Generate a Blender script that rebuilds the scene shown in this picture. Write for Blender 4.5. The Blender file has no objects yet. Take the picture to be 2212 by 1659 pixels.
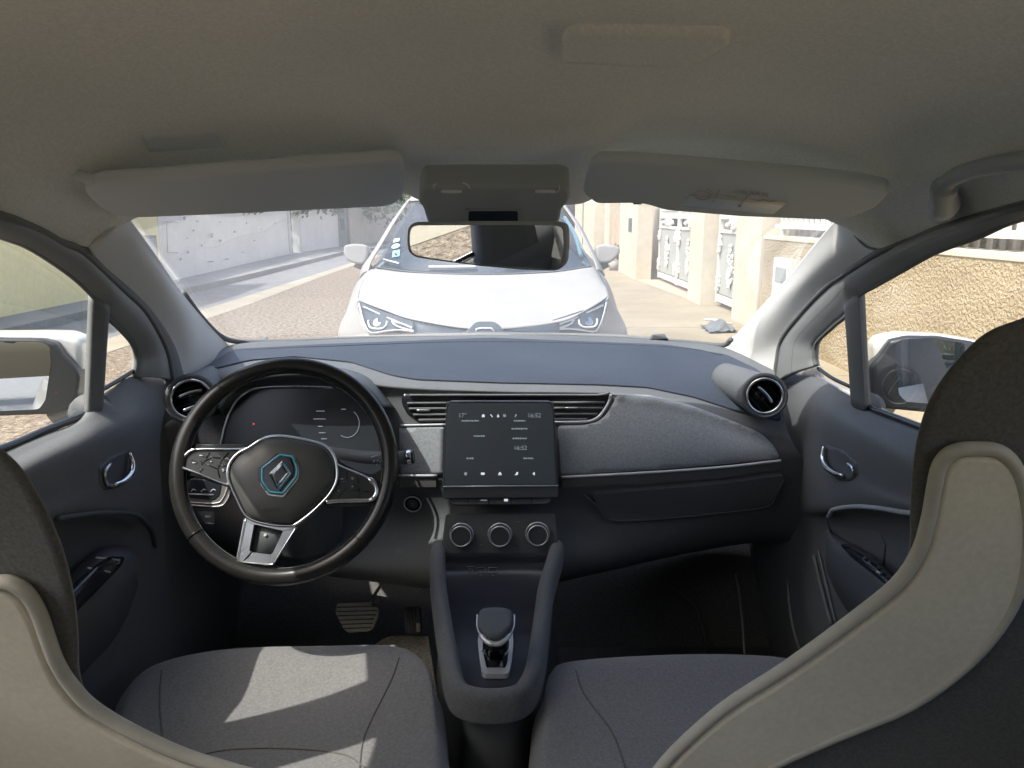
SUNDIR = (-1, -.63, 1.82); SUNE = 2.0; SKYS = .14; EXPO = 1.66
import bpy, bmesh, math, random
from mathutils import Vector as V, Matrix, geometry
from mathutils.bvhtree import BVHTree
random.seed(7)
S = bpy.context.scene
COL = S.collection
W = {}          # world location of every object built
# ---------------------------------------------------------------- camera
F = 1661.0; CX = 1106.0; CY = 829.5
CAMZ = 1.36; PITCH = math.radians(12.3)
sp, cp = math.sin(PITCH), math.cos(PITCH)
CAM = V((0, 0, CAMZ))
def ray(px, py):
    u = (px - CX) / F; v = (CY - py) / F
    return V((u, cp + v * sp, -sp + v * cp))
def P(px, py, Y):
    d = ray(px, py); return CAM + d * (Y / d.y)
def PX(px, py, x):
    d = ray(px, py); return CAM + d * (x / d.x)
def PZ(px, py, z):
    d = ray(px, py); return CAM + d * ((z - CAMZ) / d.z)
class Plane:
    def __init__(s, o, n):
        s.o = V(o); s.n = V(n).normalized()
        if s.n.dot(CAM - s.o) < 0: s.n = -s.n
    def hit(s, px, py, off=0.0):
        d = ray(px, py); o = s.o + s.n * off
        return CAM + d * ((o - CAM).dot(s.n) / d.dot(s.n))
def plane3(a, b, c): return Plane(a, (b - a).cross(c - a))

# ---------------------------------------------------------------- materials
def new_mat(name):
    m = bpy.data.materials.new(name); m.use_nodes = True
    nt = m.node_tree; b = nt.nodes['Principled BSDF']; return m, nt, b
def mat(name, col, rough=0.6, metal=0.0, var=0.0, vscale=5.0, bump=0.0, bscale=80.0, coat=0.0, sheen=0.0, spec=None, col2=None, fine=None, aniso=None):
    m, nt, b = new_mat(name)
    b.inputs['Base Color'].default_value = (*col, 1); b.inputs['Roughness'].default_value = rough
    b.inputs['Metallic'].default_value = metal
    if coat: b.inputs['Coat Weight'].default_value = coat; b.inputs['Coat Roughness'].default_value = 0.06
    if sheen: b.inputs['Sheen Weight'].default_value = sheen; b.inputs['Sheen Roughness'].default_value = 0.5
    if spec is not None: b.inputs['Specular IOR Level'].default_value = spec
    geo = nt.nodes.new('ShaderNodeNewGeometry')
    def noise(sc, det=4, ro=0.6):
        n = nt.nodes.new('ShaderNodeTexNoise'); n.inputs['Scale'].default_value = sc
        n.inputs['Detail'].default_value = det; n.inputs['Roughness'].default_value = ro
        src = geo.outputs['Position']
        if aniso:
            mp = nt.nodes.new('ShaderNodeMapping'); mp.inputs['Scale'].default_value = aniso
            nt.links.new(src, mp.inputs['Vector']); src = mp.outputs['Vector']
        nt.links.new(src, n.inputs['Vector']); return n
    if var or col2:
        n = noise(vscale); r = nt.nodes.new('ShaderNodeValToRGB')
        c2 = col2 or tuple(min(1, c * (1 + var)) for c in col); c1 = col if col2 else tuple(c * (1 - var) for c in col)
        r.color_ramp.elements[0].position = 0.35; r.color_ramp.elements[1].position = 0.65
        r.color_ramp.elements[0].color = (*c1, 1); r.color_ramp.elements[1].color = (*c2, 1)
        nt.links.new(n.outputs['Fac'], r.inputs['Fac']); out = r.outputs['Color']
        if fine:
            n2 = noise(fine[0], 2); mr = nt.nodes.new('ShaderNodeMapRange')
            mr.inputs['From Min'].default_value = .3; mr.inputs['From Max'].default_value = .7
            mr.inputs['To Min'].default_value = 1 - fine[1]; mr.inputs['To Max'].default_value = 1 + fine[1]
            nt.links.new(n2.outputs['Fac'], mr.inputs['Value'])
            mx = nt.nodes.new('ShaderNodeVectorMath'); mx.operation = 'SCALE'
            nt.links.new(out, mx.inputs[0]); nt.links.new(mr.outputs['Result'], mx.inputs['Scale']); out = mx.outputs['Vector']
        nt.links.new(out, b.inputs['Base Color'])
    if bump:
        n = noise(bscale, 3); bp = nt.nodes.new('ShaderNodeBump')
        bp.inputs['Strength'].default_value = bump; bp.inputs['Distance'].default_value = 0.3 / bscale
        nt.links.new(n.outputs['Fac'], bp.inputs['Height']); nt.links.new(bp.outputs['Normal'], b.inputs['Normal'])
    return m
def emis(name, col, s):
    m, nt, b = new_mat(name); b.inputs['Base Color'].default_value = (*[c * .3 for c in col], 1)
    b.inputs['Emission Color'].default_value = (*col, 1); b.inputs['Emission Strength'].default_value = s; return m
def glass(name, tint, veil, refl=1.0):
    """thin pane: transparent + fresnel reflection + a pale scattering film, standing in for glare haze on the windscreen"""
    m, nt, b = new_mat(name); nt.nodes.remove(b); out = nt.nodes['Material Output']
    tr = nt.nodes.new('ShaderNodeBsdfTransparent'); tr.inputs['Color'].default_value = (*tint, 1)
    gl = nt.nodes.new('ShaderNodeBsdfGlossy'); gl.inputs['Roughness'].default_value = 0.0
    geo = nt.nodes.new('ShaderNodeNewGeometry')
    lw = nt.nodes.new('ShaderNodeLayerWeight'); lw.inputs['Blend'].default_value = 0.5
    pw_ = nt.nodes.new('ShaderNodeMath'); pw_.operation = 'POWER'; pw_.inputs[1].default_value = 4.2; nt.links.new(lw.outputs['Facing'], pw_.inputs[0])
    mul = nt.nodes.new('ShaderNodeMapRange'); mul.inputs['To Min'].default_value = .08 * refl; mul.inputs['To Max'].default_value = 1
    nt.links.new(pw_.outputs[0], mul.inputs['Value'])
    mx = nt.nodes.new('ShaderNodeMixShader'); nt.links.new(mul.outputs[0], mx.inputs['Fac'])
    nt.links.new(tr.outputs[0], mx.inputs[1]); nt.links.new(gl.outputs[0], mx.inputs[2])
    last = mx
    if veil:
        tl = nt.nodes.new('ShaderNodeBsdfTranslucent'); tl.inputs['Color'].default_value = (.8, .82, .85, 1)
        df = nt.nodes.new('ShaderNodeBsdfDiffuse'); df.inputs['Color'].default_value = (.8, .82, .85, 1)
        a = nt.nodes.new('ShaderNodeMixShader'); a.inputs['Fac'].default_value = .5
        nt.links.new(tl.outputs[0], a.inputs[1]); nt.links.new(df.outputs[0], a.inputs[2])
        n = nt.nodes.new('ShaderNodeTexNoise'); n.inputs['Scale'].default_value = 6; n.inputs['Detail'].default_value = 6
        nt.links.new(geo.outputs['Position'], n.inputs['Vector'])
        mr = nt.nodes.new('ShaderNodeMapRange'); mr.inputs['From Min'].default_value = .3; mr.inputs['From Max'].default_value = .7
        mr.inputs['To Min'].default_value = veil * .75; mr.inputs['To Max'].default_value = veil * 1.25
        nt.links.new(n.outputs['Fac'], mr.inputs['Value'])
        c = nt.nodes.new('ShaderNodeMixShader'); nt.links.new(mr.outputs['Result'], c.inputs['Fac'])
        nt.links.new(mx.outputs[0], c.inputs[1]); nt.links.new(a.outputs[0], c.inputs[2]); last = c
    nt.links.new(last.outputs[0], out.inputs['Surface']); return m

# ---------------------------------------------------------------- object helpers
def thing(name, label, cat, loc, group=None):
    o = bpy.data.objects.new(name, None); COL.objects.link(o); o.empty_display_size = .2
    o.location = loc; W[o] = V(loc); o['label'] = label; o['category'] = cat
    if group: o['group'] = group
    return o
def empty(name, loc, parent):
    o = bpy.data.objects.new(name, None); COL.objects.link(o); o.empty_display_size = .1
    W[o] = V(loc); o.parent = parent; o.location = V(loc) - W[parent]; return o
def tag(o, label=None, cat=None, group=None, kind=None):
    for k, v in (('label', label), ('category', cat), ('group', group), ('kind', kind)):
        if v: o[k] = v
    return o
def mk(name, verts, faces, m, parent=None, smooth=True, solid=0, bevel=0, sub=0, base=False, seg=2, offset=0):
    verts = [V(v) for v in verts]
    lo = V((min(v.x for v in verts), min(v.y for v in verts), min(v.z for v in verts)))
    hi = V((max(v.x for v in verts), max(v.y for v in verts), max(v.z for v in verts)))
    c = (lo + hi) / 2
    if base: c.z = lo.z
    me = bpy.data.meshes.new(name); me.from_pydata([v - c for v in verts], [], faces)
    bm = bmesh.new(); bm.from_mesh(me)
    if not isinstance(smooth, str): bmesh.ops.recalc_face_normals(bm, faces=bm.faces)
    for f in bm.faces: f.smooth = bool(smooth)
    bm.to_mesh(me); bm.free()
    me.materials.append(m)
    o = bpy.data.objects.new(name, me); COL.objects.link(o); W[o] = c
    if parent is not None: o.parent = parent; o.location = c - W[parent]
    else: o.location = c
    if sub:
        s = o.modifiers.new('s', 'SUBSURF'); s.levels = s.render_levels = sub
    if solid:
        s = o.modifiers.new('t', 'SOLIDIFY'); s.thickness = solid; s.offset = offset
    if bevel:
        b = o.modifiers.new('b', 'BEVEL'); b.width = bevel; b.segments = seg; b.limit_method = 'ANGLE'; b.angle_limit = math.radians(40)
        if smooth: 
            for p in me.polygons: p.use_smooth = True
            b.harden_normals = True
    return o
def cr(a, b, c, d, t):
    return .5 * ((2 * b) + (c - a) * t + (2 * a - 5 * b + 4 * c - d) * t * t + (3 * b - a - 3 * c + d) * t ** 3)
def spline(pts, n, closed=False):
    pts = [V(p) for p in pts]; k = len(pts); out = []
    if k < 3 and not closed: return [pts[0].lerp(pts[-1], i / (n - 1)) for i in range(n)]
    if closed:
        for i in range(n):
            s = i / n * k; j = int(s) % k; t = s - int(s)
            out.append(cr(pts[j - 1], pts[j], pts[(j + 1) % k], pts[(j + 2) % k], t))
    else:
        for i in range(n):
            s = i / (n - 1) * (k - 1); j = min(int(s), k - 2); t = s - j
            a = pts[j - 1] if j > 0 else 2 * pts[0] - pts[1]
            d = pts[j + 2] if j + 2 < k else 2 * pts[-1] - pts[-2]
            out.append(cr(a, pts[j], pts[j + 1], d, t))
    return out
def grid(rows, nu, nv):
    r = [spline(x, nu) for x in rows]
    cols = [spline([r[i][j] for i in range(len(r))], nv) for j in range(nu)]
    verts = [cols[j][i] for i in range(nv) for j in range(nu)]
    faces = [(i * nu + j, i * nu + j + 1, (i + 1) * nu + j + 1, (i + 1) * nu + j) for i in range(nv - 1) for j in range(nu - 1)]
    return verts, faces
def surf(name, rows, m, parent=None, nu=40, nv=40, solid=0, offset=0):
    v, f = grid(rows, nu, nv); return mk(name, v, f, m, parent, solid=solid, offset=offset)
def tube_geo(pts, r, closed=False, n=10, caps=True, flat=None):
    """round tube; r number or list; flat=(dir, k) squashes along dir"""
    pts = [V(p) for p in pts]; k = len(pts); R = r if isinstance(r, (list, tuple)) else [r] * k
    verts, faces = [], []; up = None
    for i, p in enumerate(pts):
        a = pts[i - 1] if (i > 0 or closed) else p; b = pts[(i + 1) % k] if (i < k - 1 or closed) else p
        t = (b - a); t = t.normalized() if t.length > 1e-9 else V((0, 0, 1))
        if up is None:
            up = t.orthogonal().normalized()
        else:
            up = (up - t * up.dot(t)); up = up.normalized() if up.length > 1e-6 else t.orthogonal().normalized()
        s = t.cross(up)
        for j in range(n):
            w = 2 * math.pi * j / n; off = (up * math.cos(w) + s * math.sin(w)) * R[i]
            if flat: d = V(flat[0]).normalized(); off -= d * off.dot(d) * (1 - flat[1])
            verts.append(p + off)
    m_ = k if closed else k - 1
    for i in range(m_):
        for j in range(n):
            a = i * n + j; b = i * n + (j + 1) % n; c = ((i + 1) % k) * n + (j + 1) % n; d = ((i + 1) % k) * n + j
            faces.append((a, b, c, d))
    if not closed and caps: faces += [tuple(range(n))[::-1], tuple(range((k - 1) * n, k * n))]
    return verts, faces
def tube(name, pts, r, m, parent=None, closed=False, n=10, flat=None, ns=None):
    if ns: pts = spline(pts, ns, closed)
    v, f = tube_geo(pts, r, closed, n, flat=flat); return mk(name, v, f, m, parent)
def join(parts):
    V_, F_ = [], []
    for v, f in parts:
        k = len(V_); V_ += list(v); F_ += [tuple(i + k for i in x) for x in f]
    return V_, F_
def box_geo(a, b):
    x0, y0, z0 = a; x1, y1, z1 = b
    v = [(x, y, z) for x in (x0, x1) for y in (y0, y1) for z in (z0, z1)]
    return [V(p) for p in v], [(0, 1, 3, 2), (4, 6, 7, 5), (0, 4, 5, 1), (2, 3, 7, 6), (0, 2, 6, 4), (1, 5, 7, 3)]
def box(name, a, b, m, parent=None, bevel=0.0, base=False):
    v, f = box_geo(a, b); return mk(name, v, f, m, parent, smooth=False, bevel=bevel, base=base)
def ext_geo(pts, n, t0, t1):
    n = V(n).normalized(); k = len(pts)
    v = [p + n * t0 for p in pts] + [p + n * t1 for p in pts]
    f = [tuple(range(k))[::-1], tuple(range(k, 2 * k))] + [(i, (i + 1) % k, k + (i + 1) % k, k + i) for i in range(k)]
    return v, f
def plate(name, pl, px, t0, t1, m, parent=None, bevel=0.0, closed_ns=None, seg=2, smooth=True):
    pts = [pl.hit(*p) for p in px]
    if closed_ns: pts = spline(pts, closed_ns, True)
    v, f = ext_geo(pts, pl.n, t0, t1); return mk(name, v, f, m, parent, bevel=bevel, seg=seg, smooth=smooth)
def ring_plate(name, pl, outer, inner, t0, t1, m, parent=None, bevel=0.0, ns=48):
    a = spline([pl.hit(*p) for p in outer], ns, True); b = spline([pl.hit(*p) for p in inner], ns, True)
    n = pl.n; v = [p + n * t0 for p in a] + [p + n * t1 for p in a] + [p + n * t0 for p in b] + [p + n * t1 for p in b]
    f = []
    for i in range(ns):
        j = (i + 1) % ns
        f += [(i, j, ns + j, ns + i), (2 * ns + i, 3 * ns + i, 3 * ns + j, 2 * ns + j), (ns + i, ns + j, 3 * ns + j, 3 * ns + i), (i, 2 * ns + i, 2 * ns + j, j)]
    return mk(name, v, f, m, parent, bevel=bevel)
def rnd_poly(px, r=6, n=4):
    """round the corners of a pixel polygon"""
    out = []; k = len(px)
    for i in range(k):
        a = V((*px[i - 1][:2], 0)); b = V((*px[i][:2], 0)); c = V((*px[(i + 1) % k][:2], 0))
        ra = min(r, (a - b).length * .45); rc = min(r, (c - b).length * .45)
        p = b + (a - b).normalized() * ra; q = b + (c - b).normalized() * rc
        for j in range(n + 1):
            t = j / n; w = p * (1 - t) ** 2 + b * 2 * t * (1 - t) + q * t * t; out.append((w.x, w.y))
    return out
def disc_geo(c, n, r, t0, t1, k=40, r1=None, up=None):
    n = V(n).normalized(); u = n.orthogonal().normalized(); w = n.cross(u); r1 = r if r1 is None else r1
    a = [c + n * t0 + (u * math.cos(2 * math.pi * i / k) + w * math.sin(2 * math.pi * i / k)) * r for i in range(k)]
    b = [c + n * t1 + (u * math.cos(2 * math.pi * i / k) + w * math.sin(2 * math.pi * i / k)) * r1 for i in range(k)]
    return a + b, [tuple(range(k))[::-1], tuple(range(k, 2 * k))] + [(i, (i + 1) % k, k + (i + 1) % k, k + i) for i in range(k)]
def circle_pts(c, n, r, k=48):
    n = V(n).normalized(); u = n.orthogonal().normalized(); w = n.cross(u)
    return [c + (u * math.cos(2 * math.pi * i / k) + w * math.sin(2 * math.pi * i / k)) * r for i in range(k)]
class Skin:
    """casts camera rays of measured outlines on a built surface, to lay trim on it"""
    def __init__(s, *objs):
        vs, fs = [], []
        for o in objs:
            k = len(vs); vs += [W[o] + v.co for v in o.data.vertices]; fs += [tuple(i + k for i in p.vertices) for p in o.data.polygons]
        s.t = BVHTree.FromPolygons([tuple(v) for v in vs], fs)
    def cast(s, px, py):
        d = ray(px, py).normalized(); h = s.t.ray_cast(CAM, d)
        if h[0] is None:
            for r in range(2, 120, 2):
                for k in range(12):
                    d2 = ray(px + r * math.cos(k * .5236), py + r * math.sin(k * .5236)).normalized(); h = s.t.ray_cast(CAM, d2)
                    if h[0] is not None: break
                if h[0] is not None: break
            h = (CAM + d * (h[0] - CAM).length, h[1])
        n = h[1]; return h[0], (-n if n.dot(d) > 0 else n)
    def at(s, px, py, off=0.0):
        p, n = s.cast(px, py); return p + n * off
    def n(s, px, py): return s.cast(px, py)[1]
def drape(name, sk, outline, th, m, parent=None, step=12, bev=0):
    from mathutils import Vector
    o2 = [Vector((p[0], p[1])) for p in outline]; k = len(o2)
    dense = []
    for i in range(k):
        a, b = o2[i], o2[(i + 1) % k]; q = max(1, int((b - a).length / step))
        dense += [a.lerp(b, j / q) for j in range(q)]
    k = len(dense); xs = [p.x for p in dense]; ys = [p.y for p in dense]
    def inside(x, y):
        c = False
        for i in range(k):
            a, b = dense[i], dense[i - 1]
            if (a.y > y) != (b.y > y) and x < (b.x - a.x) * (y - a.y) / (b.y - a.y) + a.x: c = not c
        return c
    inner = []
    y = min(ys) + step * .5
    while y < max(ys):
        x = min(xs) + step * .5
        while x < max(xs):
            if inside(x, y) and min((p - Vector((x, y))).length for p in dense) > step * .5: inner.append(Vector((x, y)))
            x += step
        y += step
    res = geometry.delaunay_2d_cdt(dense + inner, [(i, (i + 1) % k) for i in range(k)], [list(range(k))], 1, 1e-4)
    v2, e2, f2 = res[0], res[1], res[2]
    pts = []
    for p in v2:
        h = sk.at(p.x, p.y)
        pts.append(h)
    ns = [sk.n(p.x, p.y) if pts[i] is not None else None for i, p in enumerate(v2)]
    for i in range(len(pts)):
        if pts[i] is None:
            j = min((j for j in range(len(pts)) if pts[j] is not None), key=lambda j: (v2[j] - v2[i]).length); pts[i] = pts[j]; ns[i] = ns[j]
    avg = sum(ns, V((0, 0, 0))).normalized()
    N = len(pts); verts = [p + avg * th for p in pts]
    # boundary skirt
    from collections import Counter
    ec = Counter()
    for f in f2:
        for a, b in zip(f, list(f[1:]) + [f[0]]): ec[tuple(sorted((a, b)))] += 1
    faces = [tuple(f) for f in f2]; mp = {}
    for (a, b), c in ec.items():
        if c == 1:
            for q in (a, b):
                if q not in mp: mp[q] = len(verts); verts.append(pts[q] - avg * .004)
            faces.append((a, b, mp[b], mp[a]))
    o = mk(name, verts, faces, m, parent, bevel=bev); return o
def dtube(name, sk, px, r, m, parent=None, off=0.0, ns=30, n=8, closed=False, flat=None):
    s2 = spline([V((p[0], p[1], 0)) for p in px], ns, closed); pts = [sk.at(p.x, p.y, off) for p in s2]
    pts = [p for p in pts if p is not None]; return tube(name, pts, r, m, parent, n=n, closed=closed, flat=flat)
def text(name, s, loc, right, up, size, m, parent=None, ext=0.0003, align='CENTER'):
    cu = bpy.data.curves.new(name, 'FONT'); cu.body = s; cu.size = size; cu.extrude = ext; cu.align_x = align; cu.align_y = 'CENTER'
    tmp = bpy.data.objects.new(name, cu); COL.objects.link(tmp); bpy.context.view_layer.update()
    me = bpy.data.meshes.new_from_object(tmp.evaluated_get(bpy.context.evaluated_depsgraph_get())); bpy.data.objects.remove(tmp); me.materials.clear(); me.materials.append(m)
    o = bpy.data.objects.new(name, me); COL.objects.link(o)
    r = V(right).normalized(); u = V(up); u = (u - r * u.dot(r)).normalized(); n = r.cross(u)
    o.rotation_euler = Matrix((r, u, n)).transposed().to_euler()
    W[o] = V(loc); o.location = V(loc) - (W[parent] if parent is not None else V((0, 0, 0)))
    if parent is not None: o.parent = parent
    return o
# ================================================================ materials
M = {}
M['liner'] = mat('headliner_cloth', (.82, .825, .775), .95, var=.035, vscale=2.5, fine=(230, .07), bump=.12, bscale=500, spec=.1)
M['trim'] = mat('pillar_trim', (.64, .64, .62), .62, var=.02, vscale=8, bump=.08, bscale=700, spec=.3)
M['ocon'] = mat('overhead_plastic', (.38, .41, .43), .6, bump=.06, bscale=700)
M['visor'] = mat('visor_cloth', (.66, .70, .72), .85, bump=.06, bscale=600, spec=.2)
M['dash'] = mat('dash_plastic', (.128, .135, .142), .66, var=.08, vscale=4, fine=(350, .12), bump=.10, bscale=600, spec=.45)
M['dashtop'] = mat('dash_top_plastic', (.040, .050, .070), .62, var=.10, vscale=5, fine=(300, .15), bump=.10, bscale=600, spec=.5)
M['black'] = mat('black_plastic', (.09, .098, .106), .6, bump=.06, bscale=600, spec=.4)
M['gloss'] = mat('gloss_black', (.02, .024, .03), .16, spec=.5)
M['rubber'] = mat('rubber_seal', (.15, .158, .16), .75, spec=.3)
M['cloth'] = mat('dark_grey_cloth', (.058, .058, .062), .95, var=.16, vscale=260, bump=.5, bscale=500, sheen=.25, spec=.15)
M['melange'] = mat('melange_cloth', (.34, .365, .39), .95, var=.14, vscale=240, bump=.35, bscale=600, sheen=.2, spec=.15)
M['frame'] = mat('door_frame_grey', (.24, .25, .25), .6)
M['housing'] = mat('mirror_housing_black', (.014, .016, .017), .45)
M['clus'] = mat('cluster_glass', (.03, .036, .044), .22)
M['rail'] = mat('rail_cloth', (.13, .135, .14), .95, var=.14, vscale=240, bump=.35, bscale=600, sheen=.2, spec=.15)
M['seatcloth'] = mat('seat_cloth', (.185, .183, .183), .95, var=.16, vscale=230, bump=.5, bscale=480, sheen=.3, spec=.12)
M['seatside'] = mat('seat_side_cloth', (.125, .122, .115), .95, var=.18, vscale=300, bump=.6, bscale=420, sheen=.25, spec=.1)
M['leather'] = mat('beige_leatherette', (.82, .755, .62), .6, var=.06, vscale=4, fine=(160, .05), bump=.12, bscale=350, spec=.35)
M['piping'] = mat('piping_cord', (.54, .51, .44), .6, var=.06, vscale=40, bump=.2, bscale=900)
M['wheel'] = mat('wheel_leather', (.019, .019, .0185), .27, var=.1, vscale=60, bump=.10, bscale=700, spec=.5)
M['hub'] = mat('wheel_hub_plastic', (.075, .077, .077), .42, bump=.08, bscale=800, spec=.5)
M['chrome'] = mat('satin_chrome', (.78, .80, .83), .16, 1.0)
M['bright'] = mat('bright_trim', (.72, .74, .77), .22, .45)
M['satin'] = mat('satin_silver', (.62, .64, .68), .3, 1.0)
M['silver'] = mat('silver_strip', (.62, .64, .67), .38, .35)
M['taupe'] = mat('taupe_strip', (.14, .135, .13), .5)
M['carpet'] = mat('black_carpet', (.12, .12, .118), 1, var=.2, vscale=220, bump=.6, bscale=260, spec=.05)
M['mat'] = mat('grey_floor_carpet', (.24, .23, .21), 1, var=.3, vscale=150, bump=.8, bscale=200, spec=.05)
M['screen'] = mat('screen_glass', (.13, .155, .18), .3, spec=.5)
M['icon'] = emis('icon_light', (.75, .82, .9), .28)
M['icondim'] = emis('icon_dim_light', (.5, .58, .66), .12)
M['iconred'] = emis('warning_red_light', (1, .1, .1), .2)
M['print'] = mat('white_print', (.42, .44, .46), .6)
M['printdim'] = mat('grey_print', (.16, .17, .18), .6)
M['blue'] = mat('blue_ring_plastic', (.10, .42, .58), .25)
M['label'] = mat('label_paper', (.80, .84, .84), .5)
M['orange'] = mat('label_orange', (.72, .64, .58), .6)
M['labelink'] = mat('label_ink', (.50, .50, .48), .6)
M['mirror'] = mat('mirror_silver', (.82, .85, .88), .0, 1.0)
M['glass'] = glass('windscreen_glass', (.80, .84, .85), .13)  # the pale film imitates glare haze over the view ahead
M['sideglass'] = glass('side_window_glass', (.91, .94, .92), .012)
M['pedal'] = mat('pedal_rubber', (.5, .5, .44), .6, var=.12, vscale=60, bump=.2, bscale=200)  # pale tone stands in for sunlight on the brake pedal
M['lamp'] = mat('clear_lamp_lens', (.7, .72, .74), .15)
M['sensor'] = mat('sensor_window', (.03, .045, .065), .2)
M['white'] = mat('white_car_paint', (.62, .62, .61), .28, coat=.6, var=.012, vscale=2)
M['whitedirt'] = mat('white_dusty_car_paint', (.325, .322, .314), .6, spec=.3, coat=0, var=.03, vscale=2.2, bump=.10, bscale=2.6)

car = thing('hatchback_car', 'white hatchback seen from inside, with grey headliner, black dashboard and steering wheel', 'car', (-.03, .6, 0))
# ================================================================ headliner
def edge(*a): return [PX(*p) for p in a]
Ledge = [V((-.57, -1.35, 1.30)), V((-.60, -.6, 1.44)), V((-.605, .2, 1.475)), V((-.607, .62, 1.46))] + edge((0, 464, -.61), (73, 493, -.62), (145, 533, -.63), (189, 534, -.615))
Redge = [V((.55, -1.35, 1.30)), V((.58, -.6, 1.40)), V((.60, .2, 1.41)), V((.602, .62, 1.39))] + edge((2212, 440, .61), (2046, 489, .62), (1973, 519, .622), (1911, 540, .60))
Cy = [-1.45, -.6, .2, .62, .93, 1.10, 1.22, 1.33]; Cz = [1.42, 1.56, 1.59, 1.578, 1.54, 1.505, 1.485, 1.465]
us = [0, .035, .1, .22, .45, .7, 1]
rows = []
for L, R, cy, cz in zip(Ledge, Redge, Cy, Cz):
    C = V((-.03, cy, cz)); row = []
    for u in us:
        e = 1 - (1 - u) ** 4.2; row.append(V((L.x + (C.x - L.x) * u, L.y + (C.y - L.y) * (u ** .8), L.z + (C.z - L.z) * e)))
    for u in us[-2::-1]:
        e = 1 - (1 - u) ** 4.2; row.append(V((R.x + (C.x - R.x) * u, R.y + (C.y - R.y) * (u ** .8), R.z + (C.z - R.z) * e)))
    rows.append(row)
hl_l = PX(267, 459, -.585); hl_r = PX(1813, 467, .57)
front = spline([hl_l, P(560, 405, 1.36), P(1106, 420, 1.44), P(1500, 405, 1.44), hl_r], 13)
rows.append(front)
headliner = surf('headliner', rows, M['liner'], car, nu=110, nv=90)
for v_ in headliner.data.vertices:   # raised centre nose towards the lamp unit, and a soft crease across the roof
    p_ = v_.co + W[headliner]; t_ = min(1, max(0, (p_.y - .92) / .3)); t_ = t_ * t_ * (3 - 2 * t_)
    ax = abs(p_.x + .01); g_ = 1 - min(1, max(0, (ax - .13) / .07)); g_ = g_ * g_ * (3 - 2 * g_)
    v_.co.z -= .022 * t_ * g_
    v_.co.z -= .006 * math.exp(-((p_.y - .83) / .018) ** 2) * math.exp(-((p_.x + .12) / .16) ** 4)
HS = Skin(headliner)
# raised boss and flat patch in the lining
lp = drape('lining_patch', HS, rnd_poly([(304, 288), (470, 276), (492, 311), (322, 323)], 5), .004, M['visor'], headliner, step=10)
bo = [(1215, 68), (1240, 50), (1560, 55), (1582, 68), (1530, 100), (1480, 122), (1440, 126), (1215, 114)]
drape('lining_boss', HS, rnd_poly(bo, 14), .011, M['liner'], headliner, step=8)
# ================================================================ sun visors
pv = plane3(P(200, 385, 1.0), P(860, 335, 1.20), P(500, 452, 1.22))
lv = [(178, 402), (215, 384), (400, 370), (640, 350), (858, 333), (873, 345), (872, 412), (855, 428), (826, 437), (660, 444), (480, 452), (290, 459), (235, 452), (205, 432)]
vis1 = plate('sun_visor', pv, rnd_poly(lv, 14), -.012, .010, M['visor'], car, bevel=.008, seg=4)
pv2 = plane3(P(1280, 340, 1.22), P(1850, 390, 1.12), P(1500, 452, 1.28))
rv = [(1289, 336), (1380, 338), (1620, 358), (1850, 381), (1918, 397), (1921, 408), (1895, 438), (1840, 460), (1780, 466), (1600, 459), (1440, 446), (1395, 432), (1365, 431), (1290, 432), (1259, 408), (1272, 352)]
vis2 = plate('sun_visor', pv2, rnd_poly(rv, 12), -.012, .010, M['visor'], car, bevel=.008, seg=4)
tag(vis2, 'passenger sun visor with a pale airbag warning label')
plate('hook_notch', pv2, [(1367, 428), (1387, 428), (1387, 437), (1369, 437)], -.006, .004, M['black'], vis2)
tube('visor_hinge', [pv.hit(185, 395) + V((-.01, -.0, .01)), pv.hit(215, 392), pv.hit(300, 386)], .007, M['visor'], vis1)
# warning label on the visor
lab = plate('warning_label', pv2, [(1497, 405), (1702, 425), (1672, 450), (1473, 431)], .010, .0106, M['label'], vis2)
plate('label_band', pv2, [(1497, 405), (1702, 425), (1696, 430), (1492, 410)], .0106, .0109, M['orange'], lab)
lr = pv2.hit(1700, 428) - pv2.hit(1500, 408); lu = pv2.hit(1497, 405) - pv2.hit(1473, 431)
def vtext(s, px, py, size, m, par, off=.0112): text('label_text', s, pv2.hit(px, py, off), lr, lu, size, m, par)
vtext('AIRBAG', 1622, 418, .015, M['labelink'], lab)
tube('label_sign', circle_pts(pv2.hit(1518, 422, .0112), pv2.n, .012), .0006, M['labelink'], lab, closed=True, n=5)
tube('label_line', [pv2.hit(1554, 410, .0112), pv2.hit(1540, 436, .0112)], .0007, M['labelink'], lab, n=5)
tube('label_line', [pv2.hit(1618, 422, .0112), pv2.hit(1598, 443, .0112)], .0007, M['labelink'], lab, n=5)
tube('label_arrow', [pv2.hit(1568, 426, .0112), pv2.hit(1582, 424, .0112), pv2.hit(1590, 427, .0112)], .0006, M['labelink'], lab, n=5)
v_, f_ = disc_geo(pv2.hit(1600, 432), pv2.n, .003, .0107, .0112, 20); mk('label_dot', v_, f_, M['labelink'], lab)
tube('label_mark', [pv2.hit(1636, 434, .0112), pv2.hit(1650, 431, .0112), pv2.hit(1662, 436, .0112), pv2.hit(1676, 434, .0112)], .0006, M['labelink'], lab, n=5)
tube('label_warning', [pv2.hit(1524, 411, .0112), pv2.hit(1530, 408, .0112), pv2.hit(1537, 412, .0112)], .0006, M['labelink'], lab, n=5)
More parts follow.
